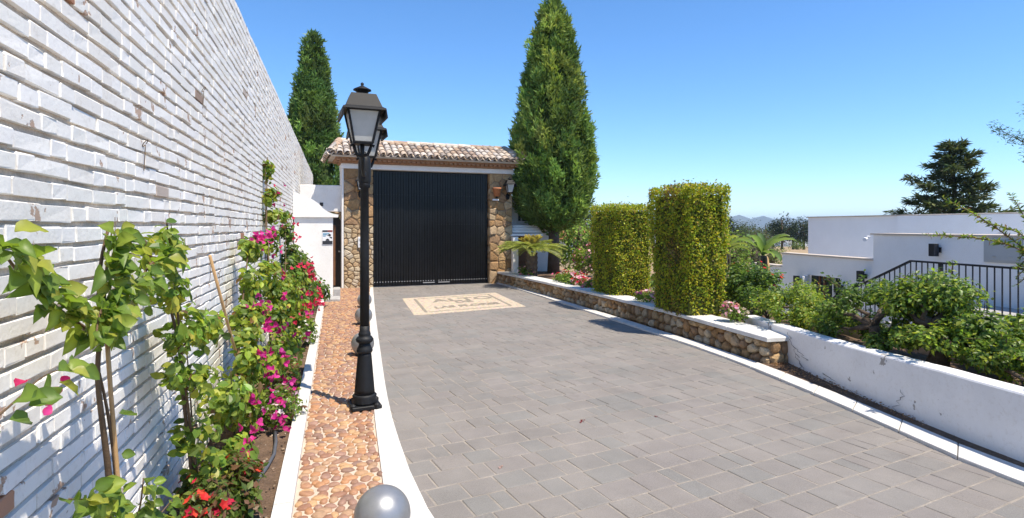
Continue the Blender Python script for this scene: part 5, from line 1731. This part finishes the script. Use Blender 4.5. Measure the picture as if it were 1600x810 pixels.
# --- shrub with long shoots reaching in from the right edge, and conifer bough above
def shoot(t, pts, n, leaf, cols, tpl=RHOMB, spread=.05, width=.30, fwd=.6):
    P = polyline(pts, n=30)
    tube_obj('shoot', [tuple(p) for p in P[::3]], [.009 * (1 - .8 * i / 10) + .0015 for i in range(len(P[::3]))], t, 'stem', 5)
    s = rng.random(n); i = np.minimum((s * 29).astype(int), 28)
    tg = unit(P[i + 1] - P[i])
    side = unit(rng.normal(size=(n, 3)))
    q = P[i] + (P[i + 1] - P[i]) * rng.random((n, 1))
    T = unit(tg * fwd + side)
    N = unit(np.cross(T, rng.normal(size=(n, 3))) + np.array([0, 0, .8]))
    L = leaf * (.55 + .6 * rng.random(n)) * (1.1 - .5 * s)
    return q, N, T, L
def build_edge_shrub():
    t = thing('edge_shrub', 'shrub with long arching leafy shoots entering from the right edge', 'shrub', (7.35, 3.75, -1.3))
    tube_obj('trunk', [(7.35, 3.75, -1.3), (7.3, 3.8, .2), (7.25, 3.85, 1.0)], [.06, .05, .04], t, 'bark', 8)
    o = (7.25, 3.85, 1.0)
    A = []
    ends = [[o, (6.95, 4.1, 1.35), (6.6, 4.3, 1.72), (6.17, 4.52, 2.02)], [o, (7.0, 4.05, 1.4), (6.85, 4.15, 1.75), (6.72, 4.22, 2.06)], [o, (6.9, 4.1, 1.4), (6.6, 4.3, 1.58), (6.02, 4.62, 1.62)],
            [o, (7.05, 4.0, 1.5), (6.95, 4.05, 1.8), (6.85, 4.1, 2.1)], [o, (7.0, 4.0, 1.25), (6.85, 4.15, 1.30), (6.75, 4.2, 1.28)], [o, (6.95, 4.05, 1.45), (6.75, 4.2, 1.68), (6.5, 4.38, 1.76)], [o, (7.1, 3.9, 1.6), (7.05, 3.95, 2.0), (7.0, 4.0, 2.3)]]
    for k, e in enumerate(ends):
        A.append(shoot(t, e, 300, .085, None))
    for k in range(4):
        A.append(shoot(t, [(6.95, 4.1, 1.4), (6.86, 4.14, 1.5 - .1 * k), (6.80 - .02 * k, 4.2, 1.35 - .09 * k)], 60, .05, None))
    P, N, T, L = [np.concatenate(q) for q in zip(*A)]
    C = pal(LIME + GREEN + [(.22, .17, .06), (.20, .10, .06)], len(P), .2)
    leaf_cloud('foliage', t, P, N, T, L, L * .30, C)
    c = thing('conifer_bough', 'green conifer bough entering high at the right edge', 'tree', (8.0, 3.6, -1.3))
    tube_obj('trunk', [(8.0, 3.6, -1.3), (7.98, 3.6, 1.5), (7.9, 3.62, 3.6)], [.12, .10, .06], c, 'bark', 9)
    A = []
    for e in ([(7.95, 3.6, 2.05), (7.3, 3.9, 2.30), (6.9, 4.12, 2.52), (6.55, 4.29, 2.76)], [(7.95, 3.6, 2.15), (7.3, 3.9, 2.42), (7.0, 4.05, 2.52), (6.8, 4.16, 2.62)], [(7.93, 3.6, 2.5), (7.4, 3.85, 2.75), (7.1, 4.0, 2.85), (6.83, 4.16, 2.90)], [(7.9, 3.6, 2.0), (7.3, 3.9, 2.15), (7.0, 4.05, 2.3), (6.83, 4.14, 2.44)], [(7.9, 3.6, 3.0), (7.5, 3.8, 3.3), (7.3, 3.9, 3.5), (7.2, 3.95, 3.7)]):
        A.append(shoot(c, e, 950, .080, None, fwd=1.0))
        P = A[-1]
        A[-1] = (P[0] + rng.normal(0, .035, P[0].shape), P[1], P[2], P[3])
    P, N, T, L = [np.concatenate(q) for q in zip(*A)]
    leaf_cloud('foliage', c, P, N, T, L, L * .22, pal([(.06, .10, .03), (.09, .14, .035), (.13, .17, .045)], len(P), .2), 'conifer')
build_edge_shrub()

# --- trees in the distance
def far_tree(name, label, x, y, h, rx, cols, nl, n, trunk=.15, dense=.34):
    z = float(ground_z(x, y)) - .3
    t = thing(name, label, 'tree', (x, y, z), 0, 'trees beyond the garden')
    tube_obj('trunk', [(x, y, z), (x + .1, y, z + h * .4), (x, y, z + h * .8)], [trunk * 1.3, trunk, trunk * .4], t, 'bark', 7)
    P, N, T, lc = lobed(n, (x, y, z + h * .58), (rx, rx, h * .42), nl, rx * dense, None, .5)
    for k in range(5):
        tube_obj('limb', [(x, y, z + h * .35), tuple(lc[k])], [trunk * .4, trunk * .12], t, 'bark', 5)
    L = h * .045 * (.6 + .8 * rng.random(n))
    leaf_cloud('crown', t, P, N, T, L, L * .6, pal(cols, n, .22), 'conifer')
PINE = [(.022, .038, .020), (.032, .05, .024), (.018, .03, .016), (.045, .062, .026)]
OLIVE = [(.07, .085, .04), (.055, .07, .035), (.09, .10, .05)]
for i, (u_, d_, h_, r_, c_, lab) in enumerate((
        (1138, 62, 3.6, 1.5, PINE, 'dark pine peeping out right behind the taller hedge'), (1168, 74, 3.3, 2.0, OLIVE, 'grey green round tree above the yellowish banana'),
        (1196, 82, 3.8, 2.6, PINE, 'wide dark tree above the banana leaves'), (1221, 78, 4.6, 1.5, PINE, 'tall narrow dark pine right of the banana leaves'),
        (1238, 88, 4.2, 1.9, PINE, 'second dark pine from the white house corner'), (1256, 84, 4.4, 1.8, PINE, 'dark pine touching the white house corner'),
        (1245, 66, 1.2, 1.0, GREEN, 'small green bush on the dry field by the house corner'), (1180, 58, 2.2, 1.6, OLIVE, 'low olive toned bush behind the banana leaves'),
        (905, 62, 5.6, 2.1, PINE, 'dark round pine between broad cypress and lower hedge'), (885, 50, 4.2, 1.8, OLIVE, 'pale olive tree behind the broad cypress trunk'),
        (915, 34, 2.6, 1.1, GREEN, 'fresh green tree just left of the lower hedge'), (858, 44, 3.6, 1.6, OLIVE, 'olive tree left of the broad cypress trunk'),
        (1008, 70, 4.5, 2.2, PINE, 'dark tree hidden behind the two hedges'), (1275, 95, 4.4, 2.4, PINE, 'dark pine mostly hidden by the white house'),
        (1146, 22, 1.9, 1.1, GREEN, 'nearest leafy bush seen between taller hedge and banana'), (1178, 27, 1.7, 1.3, OLIVE, 'grey green bush low behind the banana trunk'), (1206, 31, 1.2, 1.2, GREEN, 'low green bush at the edge of the dry field'), (1162, 36, 1.9, 1.6, DARK, 'dark bush behind the leafy bushes by the hedge'), (1004, 16, 2.2, .9, GREEN, 'green bush filling the slit between the two hedges'), (906, 21, 2.3, 1.1, GREEN, 'bright green bush left of the lower hedge'), (1150, 100, 4.0, 2.4, PINE, 'farthest dark pine in the row beyond the field'), (1208, 104, 4.2, 2.6, PINE, 'dark pine behind the tall narrow pine'))):
    l_ = (u_ - 800) / 900 * d_
    x_ = l_ * math.cos(YAW) + d_ * math.sin(YAW); y_ = d_ * math.cos(YAW) - l_ * math.sin(YAW)
    far_tree('distant_tree', lab, round(x_, 1), round(y_, 1), h_ * 1.22, r_ * 1.25, c_, 26, 1700)
# far house with a red roof
t = thing('far_house', 'distant white house with orange tiled roof left of the lower hedge', 'house', (18.6, 42.5, -.9), R(-20))
MB().box((0, 0, .55), (5.5, 4, 2.3)).build('wall', 'white_house', t, local=True)
MB().extrude([(-2.4, 1.70), (2.4, 1.70), (0, 2.35)], 'x', -3.1, 3.1).build('roof', 'terracotta', t, local=True)
for x in (-1.5, 0, 1.5): MB().box((x, -2.01, .7), (.7, .06, .8)).build('window', 'window_glass', t, local=True)

# ------------------------------------------------------------------ climbers on the brick wall
LEAFV = []
def near_leaf(cols_i, seed):
    """ovate leaf, length 1 along +y, folded and curled"""
    r = random.Random(seed)
    n = 6; V = []; C = []
    curl = r.uniform(-.4, 1.0); fold = r.uniform(.15, .95); tw = r.uniform(-.3, .3)
    base = np.array(cols_i)
    for i in range(n + 1):
        s = i / n
        wv = .40 * (math.sin(math.pi * (s ** .72)) ** .85) if 0 < i < n else 0.0
        z0 = -curl * s * s
        for q in (-1, 0, 1):
            x = q * wv
            zz = z0 + abs(q) * wv * fold + q * tw * wv * s + (.05 * math.sin(s * 13 + q * 2 + seed) if q else 0)
            V.append((x, s, zz)); C.append(base * (1.35 if q == 0 else r.uniform(.88, 1.12)))
    F = []
    for i in range(n):
        b_ = i * 3
        F += [(b_, b_ + 1, b_ + 4, b_ + 3), (b_ + 1, b_ + 2, b_ + 5, b_ + 4)]
    me = np_mesh('leaf', V, F, np.clip(np.array(C), .01, .6), True)
    me.materials.append(MATS['leaf'])
    return me
for i in range(18):
    LEAFV.append(near_leaf(((.12, .19, .03), (.16, .235, .035), (.09, .15, .028), (.20, .26, .04), (.24, .26, .045), (.10, .16, .03))[i % 6], i))
BRACT = [near_leaf(c, 50 + i) for i, c in enumerate(((.58, .02, .16), (.62, .04, .22)))]

def leaf_at(t, p, tip, nrm, size, meshes, name='leaf'):
    tip = Vector(tip).normalized(); nrm = Vector(nrm)
    nrm = (nrm - tip * nrm.dot(tip)).normalized(); s = tip.cross(nrm)
    M = Matrix(((s.x * size, tip.x * size, nrm.x * size, p[0]), (s.y * size, tip.y * size, nrm.y * size, p[1]), (s.z * size, tip.z * size, nrm.z * size, p[2]), (0, 0, 0, 1)))
    put(name, rnd.choice(meshes), None, t, world=M)

def climber_near(label, base, branches, group=None):
    """branches: (points, radius, leaf spacing, leaf size, droop)"""
    t = thing('bougainvillea', label, 'climber', base, 0, group)
    for pts, rad, sp, size, n_side in branches:
        P = polyline(pts, step=.03)
        k = len(P)
        tube_obj('stem', [tuple(p) for p in P], [rad * (1 - .7 * i / k) for i in range(k)], t, 'stem', 7)
        if sp <= 0: continue
        L = k * .03; m = int(L / sp)
        for i in range(m):
            f = rnd.random() if n_side > 1 else (i + rnd.random()) / m
            j = min(k - 2, int(f * (k - 1)))
            p = Vector(P[j]); tg = Vector(P[j + 1] - P[j]).normalized()
            a = rnd.uniform(0, 6.28)
            o = Vector((abs(math.cos(a)) * .8 + .15, math.sin(a), rnd.uniform(-.7, .5)))
            tip = (tg * .25 + o + Vector((0, 0, -.25))).normalized()
            pet = p + o.normalized() * size * rnd.uniform(.25, .9)
            pet.x = max(pet.x, -.925)
            leaf_at(t, pet, tip, Vector((.75, -.35, .8)) + Vector((rnd.gauss(0, .45), rnd.gauss(0, .45), rnd.gauss(0, .4))), size * rnd.uniform(.6, 1.2), LEAFV)
    return t

A = climber_near('nearest bougainvillea on a cane against the brick wall, large curled leaves', (-.80, 2.50, .02), [
    ([(-.80, 2.50, .0), (-.79, 2.45, .65), (-.78, 2.40, .82), (-.78, 2.34, 1.02), (-.78, 2.29, 1.19), (-.78, 2.32, 1.33), (-.78, 2.30, 1.54), (-.77, 2.38, 1.72)], .016, 0, 0, 1),
    ([(-.77, 2.52, .0), (-.77, 2.46, .65), (-.76, 2.40, .85), (-.77, 2.36, 1.05), (-.775, 2.30, 1.2)], .013, .16, .065, 1),
    ([(-.78, 2.31, 1.33), (-.76, 2.30, 1.45), (-.76, 2.32, 1.58), (-.76, 2.38, 1.71)], .007, .0048, .062, 2),
    ([(-.80, 2.30, 1.34), (-.81, 2.12, 1.43), (-.81, 1.95, 1.52), (-.80, 1.80, 1.60), (-.78, 1.66, 1.69)], .008, .0066, .060, 2),
    ([(-.78, 2.30, 1.38), (-.73, 2.20, 1.44), (-.71, 2.10, 1.42), (-.69, 2.02, 1.36)], .006, .0065, .062, 2),
    ([(-.78, 2.31, 1.42), (-.74, 2.42, 1.48), (-.73, 2.58, 1.50), (-.74, 2.75, 1.55), (-.75, 3.10, 1.61)], .007, .0080, .064, 2),
    ([(-.79, 2.47, .45), (-.72, 2.45, .58), (-.68, 2.40, .68), (-.66, 2.36, .80)], .006, .012, .054, 2),
    ([(-.79, 2.47, .45), (-.70, 2.60, .52), (-.66, 2.75, .55)], .006, .013, .054, 2),
    ([(-.79, 2.47, .42), (-.70, 2.25, .62), (-.66, 2.05, .82), (-.64, 1.85, .95), (-.62, 1.65, 1.04)], .007, .013, .055, 2),
    ([(-.62, 1.20, 1.32), (-.60, 1.35, 1.355), (-.60, 1.47, 1.385), (-.60, 1.60, 1.37)], .003, .032, .052, 2)])
for p in ((-.59, 1.46, 1.32), (-.60, 1.50, 1.335), (-.585, 1.44, 1.305), (-.60, 1.40, 1.39), (-.59, 1.53, 1.35)):
    leaf_at(A, p, (rnd.gauss(0, .5), .6, rnd.gauss(0, .6)), (.7, -.5, .6), rnd.uniform(.022, .04), BRACT, 'bract')
tube_obj('support_cane', [(-.75, 2.49, .0), (-.752, 2.42, .7), (-.76, 2.36, 1.1), (-.765, 2.33, 1.35)], .0075, A, 'cane', 7)

def climber(label, base, stems, zones, leaf, cols, fl=None, name='bougainvillea', cat='climber', tpl=OVAL):
    """stems: polylines; zones: (centre, radii, count)"""
    t = thing(name, label, cat, base)
    for pts, rad in stems:
        P = polyline(pts, step=.06); k = len(P)
        tube_obj('stem', [tuple(p) for p in P], [rad * (1 - .65 * i / k) for i in range(k)], t, 'stem', 6)
    PP, NN, TT, CC = [], [], [], []
    for c, rad, n in zones:
        P, N, T, lc = lobed(n, c, rad, max(6, n // 35), min(rad) * .5 + .02, None, .35)
        P[:, 0] = np.maximum(P[:, 0], -.935 + .03 * rng.random(n))
        PP.append(P); NN.append(N + np.array([.45, -.2, 0])); TT.append(T); CC.append(np.tile(np.array(c), (n, 1)))
    P, N, T = map(np.concatenate, (PP, NN, TT)); n = len(P)
    L = leaf * (.6 + .75 * rng.random(n)); C = pal(cols, n, .2)
    brown = rng.random(n) < .03; C[brown] = pal([(.25, .13, .05), (.20, .12, .06)], int(brown.sum()))
    leaf_cloud('foliage', t, P, N, T, L, L * .66, C, 'leaf', tpl)
    if fl:
        cols_, clusters, per, size = fl
        fp, fn, ft, flen, fc = [], [], [], [], []
        for cc in clusters:
            for q in range(per):
                p = np.array(cc) + rng.normal(0, size * 1.1, 3)
                nn = unit(rng.normal(size=3) + np.array([.6, -.5, .6])); a0 = unit(np.cross(nn, rng.normal(size=3))); b0 = np.cross(nn, a0)
                col = pal(cols_, 1, .15)[0]
                for w_ in range(3):
                    an = w_ * 2.094
                    tt = a0 * math.cos(an) + b0 * math.sin(an)
                    fp.append(p); fn.append(nn - tt * .8); ft.append(tt + nn * .6); flen.append(size * rng.uniform(.75, 1.2)); fc.append(col)
        fp, fn, ft, flen, fc = map(np.array, (fp, fn, ft, flen, fc))
        leaf_cloud('bracts', t, fp, fn, ft, flen, flen * .85, fc, 'petal', OVAL)
    return t

climber('second bougainvillea from the camera, small leaved, tied to brown stems', (-.80, 3.80, .02),
        [([(-.80, 3.80, .0), (-.80, 3.72, .35), (-.80, 3.54, .76), (-.80, 3.46, 1.07), (-.80, 3.26, 1.33), (-.80, 3.03, 1.51), (-.80, 2.88, 1.64)], .014), ([(-.77, 3.85, .0), (-.78, 3.60, .6), (-.78, 3.40, 1.08), (-.78, 3.31, 1.36), (-.77, 3.17, 1.56), (-.77, 3.10, 1.72)], .011),
         ([(-.83, 3.95, .0), (-.83, 3.9, .5), (-.83, 3.75, 1.0)], .009), ([(-.80, 3.46, 1.05), (-.72, 3.65, 1.12), (-.68, 3.9, 1.10)], .006), ([(-.84, 2.66, 1.4), (-.84, 2.65, 1.74)], .003)],
        [((-.77, 3.12, 1.62), (.07, .10, .12), 70), ((-.79, 2.92, 1.58), (.05, .10, .07), 50), ((-.78, 3.26, 1.38), (.08, .14, .14), 120), ((-.75, 3.42, 1.16), (.09, .17, .14), 150), ((-.72, 3.72, 1.10), (.10, .20, .10), 150), ((-.74, 3.55, .84), (.09, .15, .18), 110),
         ((-.74, 3.66, .50), (.10, .15, .16), 110), ((-.72, 3.8, .22), (.10, .18, .12), 130), ((-.78, 3.30, .98), (.06, .10, .10), 60)], .058, GREEN + LIME)
stk = thing('bamboo_stake', 'bare bamboo stake leaning on the brick wall between climbers', 'stake', (-.74, 5.4, .02))
tube_obj('cane', [(-.84, 4.45, 1.50), (-.80, 4.9, .95), (-.74, 5.42, .30), (-.72, 5.6, .02)], .011, stk, 'cane', 8)
climber('lime green bougainvillea with magenta bracts halfway along the bed', (-.75, 5.1, .02),
        [([(-.78, 5.0, 0), (-.78, 5.2, .5), (-.80, 5.6, 1.0), (-.80, 6.1, 1.6)], .014), ([(-.72, 5.3, 0), (-.74, 5.5, .6), (-.76, 5.9, 1.2)], .012), ([(-.7, 4.9, 0), (-.72, 4.6, .4), (-.7, 4.4, .7)], .008)],
        [((-.72, 4.55, .45), (.14, .28, .22), 330), ((-.68, 4.9, .25), (.16, .34, .18), 340), ((-.70, 5.2, .62), (.14, .28, .24), 380), ((-.72, 5.6, .85), (.13, .30, .24), 380), ((-.76, 5.9, 1.18), (.11, .24, .20), 300), ((-.78, 6.1, 1.50), (.10, .20, .14), 240), ((-.62, 5.7, .40), (.18, .34, .22), 380), ((-.62, 4.3, .16), (.12, .22, .10), 160)],
        .068, LIME + GREEN, (MAGENTA, [(-.66, 5.55, 1.02), (-.64, 5.75, .92), (-.62, 5.45, .86), (-.70, 6.05, 1.62), (-.72, 5.85, 1.60), (-.66, 6.15, 1.55), (-.56, 5.15, .66), (-.52, 5.6, .52), (-.58, 4.75, .38), (-.52, 4.30, .30), (-.48, 4.9, .30), (-.60, 4.2, .14), (-.45, 5.5, .25), (-.42, 5.0, .14), (-.55, 5.9, .75), (-.5, 5.3, .45)], 7, .042))
climber('tall bougainvillea whose top shoot climbs highest on the brick wall', (-.80, 8.0, .02),
        [([(-.80, 8.0, 0), (-.84, 8.1, .8), (-.88, 8.25, 1.6), (-.90, 8.45, 2.2), (-.90, 8.55, 2.66)], .016), ([(-.76, 7.6, 0), (-.78, 7.6, .8), (-.82, 7.9, 1.5)], .014), ([(-.70, 8.4, 0), (-.70, 8.8, .7), (-.72, 9.2, 1.2)], .012), ([(-.91, 8.36, .3), (-.91, 8.40, 2.5)], .010)],
        [((-.87, 8.5, 2.50), (.06, .14, .18), 120), ((-.84, 8.45, 2.12), (.08, .20, .20), 150), ((-.78, 8.6, 1.85), (.12, .32, .14), 180), ((-.82, 8.2, 1.55), (.10, .24, .20), 240), ((-.74, 7.5, 1.05), (.14, .34, .30), 420), ((-.68, 7.3, .60), (.18, .42, .28), 520), ((-.60, 7.9, .85), (.20, .40, .30), 520), ((-.58, 8.5, .60), (.22, .50, .32), 620), ((-.52, 7.2, .32), (.18, .45, .18), 420)],
        .070, LIME + GREEN, (MAGENTA + CRIMSON, [(-.80, 8.5, 2.2), (-.76, 8.7, 1.98), (-.68, 8.9, 1.78), (-.60, 7.7, 1.08), (-.45, 7.5, .62), (-.40, 8.3, .62), (-.42, 8.0, .80), (-.55, 7.2, .9), (-.38, 8.7, .45), (-.40, 7.1, .42), (-.72, 7.9, 1.35)], 4, .045))
climber('dark leaved bougainvillea with crimson flowers before the white pillar', (-.70, 11.0, .02),
        [([(-.78, 10.6, 0), (-.82, 10.6, .8), (-.84, 10.7, 1.6)], .015), ([(-.66, 11.4, 0), (-.66, 11.6, .6), (-.66, 12.0, 1.0)], .014), ([(-.60, 10.4, 0), (-.58, 10.4, .6)], .012)],
        [((-.82, 10.8, 1.55), (.09, .30, .22), 260), ((-.74, 11.2, 1.15), (.16, .50, .26), 520), ((-.62, 11.9, .90), (.22, .60, .26), 700), ((-.58, 11.2, .55), (.26, .70, .34), 900), ((-.56, 10.1, .55), (.26, .55, .34), 800), ((-.50, 12.4, .45), (.26, .55, .30), 600), ((-.62, 10.2, 1.0), (.18, .42, .28), 460), ((-.30, 12.8, .36), (.20, .40, .14), 260)],
        .075, GREEN + DARK, (CRIMSON, [(-.78, 10.9, 1.78), (-.74, 11.3, 1.52), (-.48, 10.1, .95), (-.44, 10.5, .80), (-.40, 9.9, .62), (-.36, 10.8, .55), (-.38, 11.5, .48), (-.34, 10.3, .38), (-.52, 9.8, 1.05), (-.36, 11.9, .30), (-.46, 9.6, .42), (-.38, 11.0, .75), (-.33, 9.7, .5), (-.42, 10.6, 1.0)], 8, .052))

# ground flowers in the bed
shrub('begonia_clump', 'red flowered begonia mass in the near flower bed', 'flowers', (-.62, 3.75, .02), (-.62, 3.65, .17), (.24, .48, .15), 1700, .050, [(.08, .13, .025), (.13, .16, .03), (.17, .09, .05), (.10, .15, .03)], 20, .09, RED, 80, .026, 5, zmin=.04, aspect=.6)
shrub('vinca_clump', 'pale lilac flowered clump spilling over the white edging', 'flowers', (-.48, 5.35, .02), (-.46, 5.35, .19), (.20, .38, .14), 1400, .050, GREEN + [(.14, .07, .05)], 16, .09, [(WHITE_PINK, 55), (MAGENTA, 25)], 0, .026, 4, zmin=.05)
shrub('vinca_clump', 'reddish leaved low plant beyond the lilac flowered clump', 'flowers', (-.55, 6.35, .02), (-.54, 6.35, .20), (.20, .42, .16), 1300, .045, GREEN + [(.17, .08, .05), (.20, .12, .06)], 16, .09, [(CRIMSON, 40), (PINK, 20)], 0, .024, 4, zmin=.05)
shrub('vinca_clump', 'white and lilac flowered clump farthest along the bed edging', 'flowers', (-.48, 8.0, .02), (-.46, 8.6, .24), (.18, .75, .18), 1900, .055, GREEN, 22, .11, [(WHITE_PINK, 120), (PINK, 30)], 0, .030, 5, zmin=.05)
t = thing('drip_hose', 'grey irrigation hose curving out of the flower bed soil', 'hose', (-.46, 4.4, .02))
tube_obj('hose_run', [(-.47, 5.0, .05), (-.44, 4.75, .055), (-.43, 4.5, .05), (-.455, 4.3, .045), (-.49, 4.12, .035), (-.52, 3.95, .03)], .013, t, 'hose', 8)
for x, y, c, lab in ((2.05, 4.62, 0, 'dark red withered flower lying in the middle of the drive'), (1.12, 3.92, 1, 'pale withered flower on the pavers near the left kerb'), (2.75, 4.55, 0, 'dark red withered flower right of the middle of the drive')):
    t = thing('fallen_flower', lab, 'flower', (x, y, .002), 0, 'withered flowers on the drive')
    for k in range(3):
        me = np_mesh('petal', RHOMB[0], [tuple(f) for f in RHOMB[1]], np.array([(.22, .05, .06), (.45, .30, .27)][c]))
        put('petal', me, 'petal', t, world=trs((x + rnd.uniform(-.012, .012), y + rnd.uniform(-.012, .012), .006), (rnd.gauss(0, .5), rnd.gauss(0, .5), k * 2.1), (.028, .026, .03)))

# ------------------------------------------------------------------ air
hz = MB(); hz.box((0, 0, 26), (13000, 13000, 178))
m = bpy.data.materials.new('haze'); m.use_nodes = True; MATS['haze'] = m
nt = m.node_tree
nt.nodes.remove(nt.nodes['Principled BSDF'])
pv = nt.nodes.new('ShaderNodeVolumePrincipled')
pv.inputs['Color'].default_value = (.58, .76, 1.0, 1)
pv.inputs['Density'].default_value = 2.0e-4
pv.inputs['Anisotropy'].default_value = 0.0
nt.links.new(pv.outputs[0], nt.nodes['Material Output'].inputs['Volume'])
tag(hz.build('haze', 'haze'), 'thin blue summer haze over the far hills', 'haze', kind='stuff')
